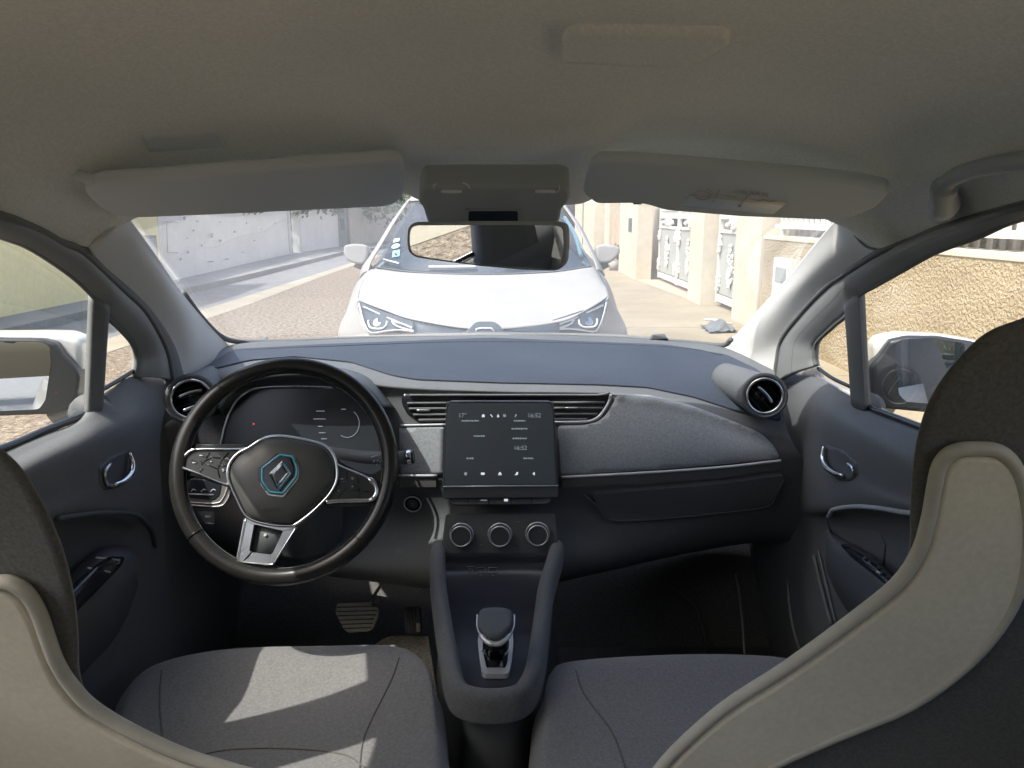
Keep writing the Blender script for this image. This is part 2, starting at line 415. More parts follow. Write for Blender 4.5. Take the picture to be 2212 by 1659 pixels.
# ================================================================ overhead console
po = plane3(P(919, 390, 1.19), P(1213, 390, 1.19), P(1066, 479, 1.27))
oc = [(919, 391), (1213, 391), (1229, 396), (1232, 414), (1224, 430), (1214, 438), (1208, 468), (1198, 482), (1190, 492), (940, 492), (929, 480), (922, 462), (914, 436), (905, 428), (906, 410), (912, 397)]
ocon = plate('overhead_console', po, rnd_poly(oc, 6), -.035, .012, M['ocon'], car, bevel=.010, seg=4)
for (x, y, w) in ((975, 413, 44), (1177, 413, 42)):
    pts = [po.hit(x - w / 2, y, .012), po.hit(x, y + .5, .014), po.hit(x + w / 2, y, .012)]
    tube('reading_lamp', pts, .0028, M['lamp'], ocon, ns=8)
for a in ([(938, 408), (936, 402), (942, 397)], [(999, 395), (1010, 400), (1015, 407)], [(1199, 416), (1208, 410), (1207, 401)]):
    tube('lamp_rim', [po.hit(*p, .0125) for p in a], .0013, M['lamp'], ocon, ns=12, n=6)
plate('sensor_window', po, rnd_poly([(1013, 440), (1118, 440), (1119, 466), (1012, 466)], 4), .0122, .0135, M['sensor'], ocon, bevel=.0008)
ring_plate('window_rim', po, rnd_poly([(1010, 437.5), (1121, 437.5), (1122, 469), (1009, 469)], 5), rnd_poly([(1013, 440), (1118, 440), (1119, 466), (1012, 466)], 4), .0121, .0142, M['ocon'], ocon, ns=60)
# ================================================================ interior mirror
mc = P(1052, 535, 1.13)
MIR_R = V((-.85, -.42, -.32)).normalized()
def mirror_px():
    return [(888, 482), (1000, 480), (1120, 480), (1205, 481), (1221, 488), (1223, 535), (1219, 572), (1200, 587), (1130, 585), (1030, 576), (930, 563), (893, 557), (879, 545), (876, 520), (878, 492)]
d_in = (mc - CAM).normalized()
n_m = (MIR_R - d_in).normalized()
pm = Plane(mc, n_m)
pm_body = Plane(mc, V((-.08, -1, -.05)))
pm_body = pm
rv_m = plate('rear_view_mirror', pm_body, rnd_poly(mirror_px(), 10), -.016, 0, M['ocon'], car, bevel=.006, seg=4)
gl = [(898, 487), (1100, 486), (1200, 487), (1216, 492), (1218, 535), (1213, 570), (1198, 582), (1030, 571), (935, 558), (897, 551), (887, 540), (885, 515), (887, 494)]
# the silvered face: its own pane tipped in the frame towards the driver
gpts = [pm_body.hit(*p, .001) for p in rnd_poly(gl, 10)]
gm = mk('mirror_glass', gpts, [tuple(range(len(gpts)))], M['mirror'], rv_m, smooth=False)
tube('mirror_stem', [mc + V((.01, .02, .0)), P(1068, 500, 1.27), P(1068, 470, 1.30)], .012, M['black'], rv_m)
# ================================================================ A pillars
Lp = [[(189, 532, -.615), (230, 503, -.59), (267, 459, -.585)], [(218, 577, -.635), (278, 528, -.605), (327, 541, -.61)], [(291, 643, -.655), (345, 605, -.625), (386, 628, -.64)],
      [(346, 708, -.665), (395, 680, -.642), (437, 690, -.665)], [(378, 766, -.67), (425, 742, -.655), (480, 734, -.69)], [(389, 822, -.675), (440, 800, -.67), (512, 772, -.70)]]
apl = surf('pillar_trim', [[PX(*p) for p in r] for r in Lp], M['trim'], car, nu=24, nv=50)
Rp = [[(1813, 467, .57), (1850, 490, .58), (1908, 540, .60)], [(1760, 530, .585), (1808, 540, .585), (1864, 566, .61)], [(1700, 605, .60), (1745, 600, .595), (1791, 617, .62)],
      [(1646, 664, .605), (1690, 655, .60), (1736, 675, .625)], [(1600, 715, .60), (1650, 705, .60), (1693, 730, .628)], [(1561, 749, .60), (1620, 765, .605), (1680, 768, .628)], [(1560, 775, .59), (1630, 815, .60), (1673, 830, .626)]]
apr = surf('pillar_trim', [[PX(*p) for p in r] for r in Rp], M['trim'], car, nu=24, nv=50)
for o in (apl, apr):
    s = o.modifiers.new('t', 'SOLIDIFY'); s.thickness = .006; s.offset = 0
# roof-rail lining between frame and pillar is the headliner; seam line
tube('lining_seam', [PX(189, 533, -.616), PX(222, 520, -.603), PX(245, 493, -.592), PX(264, 462, -.584)], .0022, M['rubber'], apl, ns=16, n=6)
tube('lining_seam', [PX(1905, 540, .598), PX(1872, 533, .59), PX(1845, 506, .582), PX(1815, 470, .569)], .0022, M['rubber'], apr, ns=16, n=6)
# ================================================================ dashboard body
R0 = [(415, 790, 1.66), (500, 745, 1.86), (660, 735, 2.0), (860, 728, 2.08), (1060, 724, 2.10), (1280, 727, 2.08), (1450, 737, 2.0), (1562, 750, 1.92), (1672, 800, 1.68)]
R0b = [(415, 800, 1.62), (500, 750, 1.80), (660, 740, 1.95), (860, 732, 2.03), (1060, 728, 2.05), (1280, 732, 2.03), (1450, 742, 1.95), (1568, 758, 1.86), (1675, 815, 1.65)]
R1 = [(395, 812, 1.58), (500, 768, 1.74), (650, 760, 1.80), (860, 768, 1.82), (1070, 773, 1.83), (1300, 773, 1.82), (1470, 780, 1.80), (1590, 800, 1.74), (1680, 835, 1.62)]
R2 = [(372, 830, 1.54), (480, 806, 1.57), (640, 800, 1.57), (860, 824, 1.59), (1080, 834, 1.60), (1310, 840, 1.60), (1490, 866, 1.60), (1600, 903, 1.59), (1700, 925, 1.57)]
R3 = [(345, 885, 1.50), (470, 860, 1.57), (640, 850, 1.58), (860, 868, 1.575), (1080, 872, 1.58), (1320, 872, 1.575), (1490, 900, 1.57), (1620, 940, 1.57), (1715, 960, 1.55)]
R4 = [(332, 945, 1.49), (450, 1000, 1.56), (640, 1020, 1.57), (860, 1028, 1.545), (1080, 1030, 1.545), (1320, 1018, 1.535), (1490, 1006, 1.54), (1660, 993, 1.55), (1735, 1000, 1.55)]
R5 = [(345, 1010, 1.51), (450, 1060, 1.55), (640, 1100, 1.56), (860, 1120, 1.55), (1080, 1110, 1.54), (1320, 1110, 1.56), (1490, 1105, 1.575), (1650, 1080, 1.58), (1735, 1085, 1.58)]
R6 = [(375, 1080, 1.56), (460, 1160, 1.55), (640, 1225, 1.50), (860, 1255, 1.49), (1060, 1270, 1.47), (1260, 1240, 1.54), (1490, 1190, 1.64), (1650, 1165, 1.68), (1735, 1170, 1.68)]
R7 = [(400, 1110, 1.80), (480, 1175, 1.85), (640, 1215, 1.85), (860, 1250, 1.80), (1060, 1280, 1.62), (1260, 1230, 1.85), (1490, 1185, 1.95), (1650, 1165, 1.95), (1730, 1170, 1.95)]
dash = surf('dashboard', [[P(*p) for p in r] for r in (R0, R0b, R1, R2, R3, R4, R5, R6, R7)], M['dash'], car, nu=120, nv=110)
DS = Skin(dash)
# soft upper pad, a touch bluer
toppx = [(505, 757), (700, 746), (1060, 732), (1440, 747), (1568, 768), (1640, 802), (1668, 838), (1690, 912), (1600, 893), (1500, 860), (1400, 839), (1290, 833), (1080, 829), (900, 822), (845, 812), (760, 784), (640, 772), (540, 780), (470, 797), (430, 803)]
pad = drape('dashboard_pad', DS, rnd_poly(toppx, 14), .004, M['dashtop'], dash, step=14, bev=.002)
dtube('pad_crease', DS, [(520, 760), (700, 752), (1060, 741), (1440, 752), (1560, 770)], .0016, M['dashtop'], dash, off=.004, ns=60)
# windscreen black border along the base
tube('windscreen_seal', [PX(395, 632, -.648), PX(437, 688, -.668), P(478, 727, 1.80), P(520, 738, 1.90), P(600, 737, 2.0), P(860, 728, 2.1), P(1060, 723, 2.13), P(1300, 726, 2.1), P(1460, 737, 2.02), P(1556, 746, 1.93), P(1580, 733, 1.90)], .0065, M['rubber'], dash, ns=80)
# small dark bump on the far right of the dash
plate('sensor_bump', Plane(P(1420, 727, 2.03), (0, -1, .2)), [(1404, 734), (1410, 722), (1434, 721), (1443, 734)], -.02, .01, M['black'], dash, bevel=.003)
# ---- centre vent grille
vent_px = rnd_poly([(868, 850), (1322, 848), (1316, 872), (1298, 898), (1278, 912), (1255, 914), (906, 914), (880, 895), (868, 872)], 8)
vent = drape('air_vent', DS, vent_px, .0015, M['gloss'], dash, step=12)
for (y, xa, xb) in ((851, 885, 1316), (870, 880, 1306), (882, 884, 1302), (895, 893, 1290), (906, 905, 1268)):
    dtube('slat', DS, [(xa, y + 1), ((xa + xb) / 2, y), (xb, y)], .0026, M['dash'], vent, off=.004, ns=40)
for xa, xb, y in ((900, 929, 886), (1221, 1249, 882)):
    dtube('vent_tab', DS, [(xa, y), ((xa + xb) / 2, y), (xb, y)], .0022, M['chrome'], vent, off=.008, ns=6)
dtube('trim_line', DS, [(1319, 852), (1313, 872), (1300, 893), (1285, 906), (1265, 911), (1230, 912), (1197, 912)], .003, M['silver'], dash, off=.004, ns=40)
dtube('trim_line', DS, [(866, 919), (915, 918), (963, 917)], .0026, M['silver'], dash, off=.004, ns=12)
# ---- melange cloth inserts
clo = [(1335, 851), (1400, 854), (1480, 872), (1560, 902), (1618, 925), (1645, 939), (1668, 962), (1683, 990), (1560, 1003), (1400, 1015), (1212, 1026), (1205, 920), (1260, 919), (1292, 911), (1310, 895), (1325, 870)]
drape('cloth_insert', DS, rnd_poly(clo, 8), .008, M['melange'], dash, step=9)
drape('cloth_insert', DS, rnd_poly([(862, 924), (960, 922), (958, 1026), (866, 1026)], 5), .004, M['melange'], dash, step=9)
drape('cloth_insert', DS, rnd_poly([(425, 915), (475, 892), (492, 890), (478, 960), (432, 958)], 5), .004, M['melange'], dash, step=10, bev=.002)
# ---- bright strip with taupe band under the inserts
drape('band', DS, rnd_poly([(1213, 1030), (1400, 1020), (1560, 1008), (1685, 994), (1687, 1010), (1560, 1030), (1400, 1042), (1215, 1052)], 4), .006, M['taupe'], dash, step=10, bev=.002)
dtube('trim_line', DS, [(1213, 1029), (1400, 1018), (1560, 1006), (1684, 992)], .0032, M['silver'], dash, off=.008, ns=40)
drape('band', DS, [(864, 1030), (944, 1029), (944, 1052), (862, 1052)], .006, M['taupe'], dash, step=10, bev=.002)
dtube('trim_line', DS, [(862, 1026), (905, 1026), (945, 1026)], .003, M['silver'], dash, off=.008, ns=8)
# ---- glove box lid
gb = [(1275, 1060), (1400, 1050), (1560, 1036), (1690, 1018), (1680, 1050), (1655, 1085), (1560, 1098), (1440, 1112), (1325, 1122), (1300, 1100)]
glove = drape('glovebox_lid', DS, rnd_poly(gb, 10), .012, M['dash'], dash, step=12, bev=.004)
dtube('lid_edge', DS, [(1262, 1062), (1290, 1088), (1322, 1122), (1440, 1113), (1560, 1099), (1650, 1087), (1672, 1066), (1690, 1030)], .0016, M['printdim'], glove, off=.011, ns=60, n=6)
# ---- instrument cluster
pc = Plane(P(650, 900, 1.50), (0, -1, .35))
cl_px = [(478, 975), (486, 930), (500, 890), (520, 858), (545, 842), (580, 838), (640, 837), (720, 839), (765, 845), (790, 870), (806, 905), (818, 950), (825, 1000), (820, 1060), (560, 1060), (470, 1020)]
cluster = plate('instrument_cluster', pc, rnd_poly(cl_px, 10), -.03, 0, M['clus'], dash, bevel=.002)
tube('cluster_rim', [pc.hit(x, y, .002) for x, y in [(472, 985), (478, 950), (490, 905), (508, 868), (535, 845), (570, 837), (650, 835), (720, 837)]], .0038, M['chrome'], cluster, ns=40, flat=((0, 1, 0), .6))
tube('cluster_rim', [pc.hit(x, y, .002) for x, y in [(724, 837), (768, 843), (795, 870), (812, 910), (826, 960), (832, 1020)]], .003, M['black'], cluster, ns=30)
hood_rows = [[(470, 880, 1.47), (520, 828, 1.47), (600, 808, 1.46), (700, 808, 1.46), (780, 830, 1.47), (830, 880, 1.49)],
             [(478, 893, 1.50), (528, 838, 1.50), (600, 822, 1.50), (700, 824, 1.50), (775, 842, 1.505), (822, 893, 1.51)],
             [(485, 900, 1.53), (535, 845, 1.53), (600, 838, 1.53), (700, 840, 1.53), (770, 850, 1.53), (815, 900, 1.53)]]
back = [[P(450, 880, 1.57), P(510, 812, 1.58), P(600, 792, 1.60), P(700, 792, 1.60), P(790, 815, 1.58), P(850, 880, 1.57)]] + [[P(*p) for p in r] for r in hood_rows]
surf('cluster_hood', back, M['black'], dash, nu=50, nv=20, solid=.004)
cr_ = pc.hit(700, 900) - pc.hit(600, 900)
for (x, y, w) in ((692, 888, 18), (690, 905, 26), (692, 921, 10), (696, 935, 14), (700, 948, 12), (742, 884, 10)):
    tube('gauge_mark', [pc.hit(x - w / 2, y, .0015), pc.hit(x + w / 2, y, .0015)], .0009, M['icondim'], cluster, n=6)
tube('gauge_arc', [pc.hit(750 + 26 * math.cos(a / 10), 915 + 30 * math.sin(a / 10), .0015) for a in range(-10, 22)], .0006, M['icondim'], cluster, n=5)
v_, f_ = disc_geo(pc.hit(548, 916), pc.n, .0022, 0, .0015, 12); mk('warning_light', v_, f_, M['iconred'], cluster)
# ---- round side vents
def round_vent(cx, cy, Y, ax, rpx, back, left):
    c = P(cx, cy, Y); zo = (c - CAM).dot(V((0, cp, -sp))); r = rpx * zo / F; n = V(ax).normalized()
    hv, hf = tube_geo(spline([c + n * .006, c - n * .03, c - n * .07 + V(back) * .4, c - n * .14 + V(back)], 24), [r * 1.18 * k for k in [1.0 - .25 * (i / 23) ** 2 for i in range(24)]], n=40, caps=False)
    h = mk('air_vent', hv, hf, M['dash'], dash, solid=.004)
    v_, f_ = disc_geo(c, n, r, -.030, -.028, 40); mk('vent_core', v_, f_, M['gloss'], h)
    tube('vent_ring', circle_pts(c + n * .004, n, r * .98, 56), r * .085, M['chrome'], h, closed=True, n=10)
    tube('vent_collar', circle_pts(c + n * .001, n, r * 1.15, 56), r * .16, M['black'], h, closed=True, n=10)
    u = V((1, 0, 0)); u = (u - n * u.dot(n)).normalized(); w = n.cross(u); w = w if w.z > 0 else -w
    a = math.radians(18 if left else -48)
    e = u * math.cos(a) + w * math.sin(a); g = -u * math.sin(a) + w * math.cos(a)
    for t in ((-.45, .3) if left else (0.1,)):
        q = c - n * .006 + g * (t * r); k = r * .62
        tube('vent_bar', [q - e * k, q + g * r * .07, q + e * k], .003, M['chrome'], h, ns=12, flat=(n, .5))
    for t in (-.6, -.2, .2, .6):
        q = c - n * .016 + g * (t * r); k = math.sqrt(1 - t * t) * r * .95
        tube('vent_fin', [q - e * k, q + e * k], .0016, M['black'], h, flat=(g, .4))
    return h
round_vent(414, 862, 1.46, (.28, -1, .22), 42, (.02, .02, .03), True)
round_vent(1651, 855, 1.55, (-.12, -1, .16), 38, (-.055, .03, .025), False)
# ---- left end cheek of the dash
drape('dash_cheek', DS, rnd_poly([(338, 930), (372, 905), (420, 925), (425, 985), (412, 1010), (372, 1010), (345, 985)], 6), .004, M['taupe'], dash, step=12)
# ---- tablet
pt = Plane(P(1080, 960, 1.50), (0, -1, .16))
tb = rnd_poly([(970, 867), (1190, 867), (1197, 878), (1207, 1076), (955, 1078), (963, 878)], 9)
tablet = plate('touchscreen', pt, tb, -.03, 0, M['black'], dash, bevel=.003, seg=3)
plate('screen_glass', pt, rnd_poly([(973, 871), (1187, 871), (1193, 880), (1201, 1046), (961, 1048), (967, 880)], 7), .0002, .0016, M['screen'], tablet, bevel=.0008)
tube('screen_edge', [pt.hit(x, y, .001) for x, y in [(964, 885), (966, 874), (974, 868), (1080, 867.5), (1186, 868), (1194, 874), (1197, 885)]], .0012, M['printdim'], tablet, ns=40, n=6)
tube('screen_strip', [pt.hit(957, 1051, .001), pt.hit(1206, 1049, .001)], .0015, M['silver'], tablet, n=8)
sr = pt.hit(1180, 960) - pt.hit(980, 960); su = pt.hit(1080, 900) - pt.hit(1080, 960)
def stext(s, px, py, size, m, al='CENTER'): text('screen_text', s, pt.hit(px, py, .0020), sr, su, size, m, tablet, align=al)
stext('16:52', 1154, 898, .0125, M['icondim']); stext('16:52', 1124, 968, .0125, M['icondim']); stext('17\u00b0', 999, 898, .0125, M['icondim'])
def sbar(x0, x1, y, h=4): # unreadable lines of small type
    import random as _r
    x = x0
    while x < x1:
        w = _r.uniform(2.2, 3.6); hh = h * _r.uniform(.65, 1.0)
        plate('screen_letter', pt, [(x, y - hh / 2), (min(x + w, x1), y - hh / 2), (min(x + w, x1), y + hh / 2), (x, y + hh / 2)], .0018, .0020, M['icondim'], tablet); x += w + 1.0
for a in ((997, 1035, 909), (1110, 1135, 909), (1105, 1139, 926), (1024, 1048, 942), (1107, 1138, 947), (1008, 1024, 990), (1131, 1152, 990)): sbar(*a)
def icon(px, pts, m='icon'): plate('screen_icon', pt, [(px[0] + x, px[1] + y) for x, y in pts], .0018, .0022, M[m], tablet)
sq = [(-3, -3), (3, -3), (3, 3), (-3, 3)]
icon((1044, 898), [(-3, -1), (0, -4), (3, -1), (3, 3), (-3, 3)]); icon((1062, 898), [(-3, -3), (-1, -3), (3, 3), (1, 3)]); icon((1076, 898), [(0, -4), (3, 3), (-3, 3)])
icon((1090, 898), sq, 'icondim'); icon((1114, 898), [(0, -4), (3, -2), (0, 2), (3, 3), (-3, 3)], 'icondim')
icon((1006, 1023), [(-4, -1), (0, -4), (4, -1), (2, 4), (-2, 4)], 'icondim'); icon((1043, 1023), [(-4, -2.5), (4, -2.5), (4, 2.5), (-4, 2.5)])
icon((1080, 1023), [(-3.5, 0), (0, -4), (3.5, 0), (3, 3.5), (1, 3.5), (1, 1), (-1, 1), (-1, 3.5), (-3, 3.5)]); icon((1116, 1023), [(-1, -3), (3, -4), (3, 1), (1, 3), (-4, 3), (-3, 1), (-1, 1)]); icon((1153, 1023), [(2, -4), (2, 4), (-3, 0)])
# row of keys under the screen
pk = Plane(P(1080, 1078, 1.49), (0, -1, .7))
keys = plate('key_row', pk, rnd_poly([(966, 1071), (1192, 1070), (1188, 1084), (1178, 1088), (982, 1090), (972, 1084)], 3), -.012, .0, M['dash'], dash, bevel=.002)
plate('key_icon', pk, [(1089, 1078), (1097, 1078), (1097, 1083), (1089, 1083)], .0002, .0010, M['icon'], keys)
tube('key_icon', [pk.hit(1038, 1080.5, .0008), pk.hit(1052, 1080.5, .0008)], .0010, M['icondim'], keys, n=5)
for x in (1012, 1056, 1104, 1148): tube('key_gap', [pk.hit(x, 1072, .0004), pk.hit(x + .5, 1087, .0004)], .0007, M['gloss'], keys, n=5)
# ---- start button
def dbutton(name, px, py, rpx, face, ring, parent, rr=.09, th=.006):
    c = DS.at(px, py); n = DS.n(px, py); zo = (c - CAM).dot(V((0, cp, -sp))); r = rpx * zo / F
    v_, f_ = disc_geo(c, n, r, -.01, th, 40); o = mk(name, v_, f_, face, parent, bevel=.001)
    tube('button_ring', circle_pts(c + n * th, n, r * .95, 48), r * rr, ring, o, closed=True, n=8); return o, c, n, r
sb, c, n, r = dbutton('start_button', 892, 1086, 19, M['gloss'], M['silver'], dash)
v_, f_ = disc_geo(c, n, r * .62, .006, .0068, 32); mk('button_face', v_, f_, M['black'], sb)
for dz in (-.0022, .0022): tube('button_mark', [c + n * .0072 + V((-.004, 0, dz)), c + n * .0072 + V((.004, 0, dz))], .0008, M['printdim'], sb, n=5)
# ---- climate panel + knobs
pcl = Plane(P(1080, 1155, 1.475), (0, -1, .40))
cpan = plate('climate_panel', pcl, rnd_poly([(962, 1110), (1200, 1108), (1206, 1185), (1190, 1200), (970, 1200), (954, 1185)], 8), -.02, 0, M['black'], dash, bevel=.003)
for x, y in ((997, 1154), (1080, 1154), (1161, 1152)):
    c = pcl.hit(x, y); zo = (c - CAM).dot(V((0, cp, -sp))); r = 25.5 * zo / F; n = V((0, -1, .12)).normalized()
    v_, f_ = disc_geo(c, n, r * .98, -.01, .004, 48); k = mk('climate_knob', v_, f_, M['gloss'], cpan)
    tube('knob_ring', circle_pts(c + n * .004, n, r * .97, 56), .0018, M['bright'], k, closed=True, n=8)
    v_, f_ = disc_geo(c, n, r * .88, .004, .017, 48, r1=r * .84); mk('knob_cap', v_, f_, M['black'], k, bevel=.001)
    tube('knob_ring', circle_pts(c + n * .017, n, r * .845, 56), .0016, M['bright'], k, closed=True, n=8)
for x, y in ((1038, 1127), (1119, 1127), (1038, 1177), (1119, 1177)):
    tube('panel_mark', [pcl.hit(x - 4, y, .0008), pcl.hit(x + 4, y, .0008)], .0008, M['printdim'], cpan, n=5)
# ---- wiper stalk at right of the wheel
st = P(760, 985, 1.36)
stalk = tube('stalk', [P(700, 975, 1.40), P(790, 988, 1.36), P(850, 990, 1.34), P(880, 988, 1.33)], [.010, .012, .012, .013], M['black'], dash, n=16)
v_, f_ = disc_geo(P(880, 988, 1.33), P(897, 986, 1.33) - P(870, 989, 1.33), .0135, 0, .008, 24); mk('stalk_cap', v_, f_, M['chrome'], stalk, bevel=.001)
v_, f_ = disc_geo(P(880, 988, 1.33), P(897, 986, 1.33) - P(870, 989, 1.33), .0125, .008, .012, 24); mk('stalk_tip', v_, f_, M['gloss'], stalk, bevel=.001)
for a in ([(802, 988), (816, 983)], [(806, 999), (809, 994)], [(814, 998), (817, 993)], [(813, 1004), (816, 1003)], [(820, 1000), (822, 996)]):
    tube('stalk_mark', [P(a[0][0], a[0][1], 1.335), P(a[1][0], a[1][1], 1.335)], .0011, M['print'], stalk, n=6)
# ---- switch pod left of column, seen through the wheel
psw = Plane(P(440, 1060, 1.46), (0.1, -1, .35))
pod = plate('switch_panel', psw, rnd_poly([(395, 1012), (500, 1020), (505, 1060), (492, 1085), (470, 1098), (395, 1096)], 8), -.02, 0, M['taupe'], dash, bevel=.003)
plate('switch_face', psw, rnd_poly([(400, 1034), (480, 1040), (474, 1070), (462, 1080), (400, 1074)], 5), .0, .0016, M['gloss'], pod, bevel=.0008)
for a in ([(400, 1024), (450, 1026), (482, 1033)], [(400, 1030), (440, 1031), (470, 1036)], [(400, 1084), (465, 1087), (482, 1075), (492, 1050)], [(400, 1090), (470, 1094), (490, 1080), (500, 1052)]):
    tube('switch_rib', [psw.hit(x, y, .001) for x, y in a], .0013, M['silver'], pod, ns=20, n=6)
tube('switch_bar', [psw.hit(402, 1067, .002), psw.hit(462, 1069, .002)], .0016, M['silver'], pod, n=6)
for x in (418, 440, 461): tube('switch_mark', [psw.hit(x - 6, 1062, .002), psw.hit(x, 1057, .002), psw.hit(x + 6, 1060, .002)], .0012, M['print'], pod, ns=8, n=5)
plate('lamp_switch', psw, [(428, 1105), (462, 1106), (462, 1129), (440, 1128)], -.006, .001, M['black'], pod, bevel=.001)
plate('switch_icon', psw, [(441, 1114), (456, 1114), (453, 1121), (445, 1121)], .001, .0016, M['print'], pod)
tube('switch_rib', [psw.hit(444, 1130, .001), psw.hit(462, 1131, .001)], .001, M['silver'], pod, n=5)
# steering column shroud
surf('column_shroud', [[P(560, 1000, 1.50), P(640, 980, 1.48), P(740, 1000, 1.50)], [P(545, 1080, 1.50), P(630, 1120, 1.42), P(740, 1080, 1.50)], [P(560, 1190, 1.52), P(640, 1210, 1.46), P(740, 1190, 1.52)]], M['black'], dash, nu=20, nv=20, solid=.004)
# ================================================================ steering wheel
wc = P(615, 1012, 1.19); wn = V((.02, -math.cos(math.radians(24)), math.sin(math.radians(24))))
pw = Plane(wc, wn)
def cpx(a): return [(329.1 + x * .3306, 713.1 + y * .3306) for x, y in a]
wheel = empty('steering_wheel', wc, car)
# rim outline measured on the wheel plane
cs = circle_pts(wc, pw.n, .1712, 120)
rim = tube('rim', cs, .0138, M['wheel'], wheel, closed=True, n=20, flat=(pw.n, .92))
u = V((1, 0, 0)); u = (u - pw.n * u.dot(pw.n)).normalized(); w_ = pw.n.cross(u); w_ = w_ if w_.z > 0 else -w_
for a in (130, 35, 218, 318):
    t = math.radians(a); q = wc + (u * math.cos(t) + w_ * math.sin(t)) * .1712; tn = (-u * math.sin(t) + w_ * math.cos(t))
    tube('rim_seam', circle_pts(q, tn, .0140, 24), .0009, M['gloss'], wheel, closed=True, n=5)
tube('rim_stitch', circle_pts(wc + pw.n * .0, pw.n, .1581, 160), .0012, M['printdim'], wheel, closed=True, n=5)
hubc = [(640, 770), (720, 718), (800, 698), (900, 702), (1050, 732), (1135, 762), (1180, 810), (1205, 870), (1212, 960), (1195, 1020), (1150, 1090), (1050, 1190), (950, 1265), (900, 1280), (800, 1275), (700, 1255), (640, 1230), (600, 1190), (560, 1110), (515, 1010), (500, 950), (507, 890), (535, 840), (580, 800)]
hubp = spline([pw.hit(*p) for p in cpx(hubc)], 96, True)
# black backing of the spokes
plate('spoke_backing', pw, rnd_poly(cpx([(170, 730), (340, 742), (600, 742), (640, 790), (540, 1040), (440, 1010), (250, 950), (155, 1000)]), 8), -.022, -.006, M['wheel'], wheel, bevel=.004)
plate('spoke_backing', pw, rnd_poly(cpx([(1180, 800), (1230, 860), (1340, 915), (1430, 940), (1500, 900), (1530, 1130), (1440, 1150), (1130, 1160), (1100, 1050)]), 8), -.022, -.006, M['wheel'], wheel, bevel=.004)
v_, f_ = ext_geo(hubp, pw.n, -.03, .002); mk('hub_backing', v_, f_, M['black'], wheel, bevel=.003)
cen = sum(hubp, V((0, 0, 0))) / len(hubp)
# domed airbag cover
rws = []
for k_, h_ in ((1.0, .000), (.965, .008), (.90, .013), (.70, .018), (.4, .021), (.02, .022)):
    rws.append([cen + (p - cen) * k_ * .97 + pw.n * h_ for p in hubp])
vv = [p for r in rws for p in r]; nn = len(hubp)
ff = [(i * nn + j, i * nn + (j + 1) % nn, (i + 1) * nn + (j + 1) % nn, (i + 1) * nn + j) for i in range(len(rws) - 1) for j in range(nn)] + [tuple(range((len(rws) - 1) * nn, len(rws) * nn))]
hub = mk('airbag_cover', vv, ff, M['hub'], wheel)
tube('hub_ring', [p + pw.n * .006 for p in hubp], .0026, M['chrome'], wheel, closed=True, n=8)
text('hub_text', 'AIRBAG', pw.hit(*cpx([(772, 1162)])[0], .0195), u, w_, .009, M['black'], hub, ext=.0004)
# spokes with chrome outline
def spoke(outl, inner_px, name='spoke_frame'):
    o = rnd_poly(cpx(outl), 7, 5)
    pad = plate('spoke_pad', pw, o, -.006, .004, M['housing'], wheel, bevel=.002)
    return pad, o
lsp = [(610, 775), (300, 777), (245, 790), (195, 840), (172, 870), (190, 893), (300, 933), (420, 985), (515, 1015), (500, 900)]
padl, o = spoke(lsp, None)
tube('spoke_trim', [pw.hit(*p, .006) for p in cpx([(630, 770), (560, 779), (420, 778), (300, 778), (245, 792), (200, 835), (174, 868), (195, 897), (300, 937), (420, 987), (512, 1018)])], [.0019] * 20 + [.0026] * 20 + [.0028] * 20, M['chrome'], padl, ns=60, n=8)
rsp = [(1205, 885), (1300, 925), (1420, 975), (1462, 1025), (1462, 1080), (1435, 1106), (1390, 1110), (1140, 1112), (1200, 1010)]
padr, o = spoke(rsp, None)
tube('spoke_trim', [pw.hit(*p, .006) for p in cpx([(1203, 875), (1250, 900), (1340, 936), (1420, 975), (1458, 1015), (1464, 1070), (1430, 1107), (1330, 1112), (1220, 1114), (1135, 1122)])], [.002] * 20 + [.0045] * 20 + [.0036] * 20, M['chrome'], padr, ns=60, n=8)
for a in ([(500, 800), (450, 850), (440, 880), (425, 910), (440, 965)], [(330, 860), (385, 830), (445, 835)], [(330, 865), (420, 905)], [(425, 880), (505, 890)], [(255, 850), (320, 860), (325, 880)], [(375, 800), (350, 835)], [(330, 905), (310, 925)]):
    tube('button_gap', [pw.hit(*p, .0045) for p in cpx(a)], .0009, M['gloss'], padl, n=5)
for a in ([(1268, 925), (1268, 990), (1210, 1010)], [(1268, 990), (1330, 1010), (1355, 1045)], [(1265, 1040), (1355, 1048)], [(1265, 1035), (1215, 1090)], [(1340, 960), (1345, 1000)], [(1350, 1050), (1420, 1055)], [(1350, 1050), (1352, 1100)]):
    tube('button_gap', [pw.hit(*p, .0045) for p in cpx(a)], .0009, M['gloss'], padr, n=5)
for a, pd in (([(308, 818), (335, 822)], padl), ([(262, 866), (288, 868)], padl), ([(380, 858), (390, 862)], padl), ([(478, 842), (490, 835), (500, 845), (488, 850)], padl), ([(455, 912), (465, 908), (470, 918), (458, 924)], padl),
          ([(1230, 975), (1240, 968), (1248, 978)], padr), ([(1298, 968), (1310, 962), (1316, 970), (1304, 976)], padr), ([(1302, 1022), (1312, 1022)], padr), ([(1212, 1052), (1224, 1046)], padr)):
    tube('button_icon', [pw.hit(*p, .0048) for p in cpx(a)], .0011, M['print'], pd, n=5)
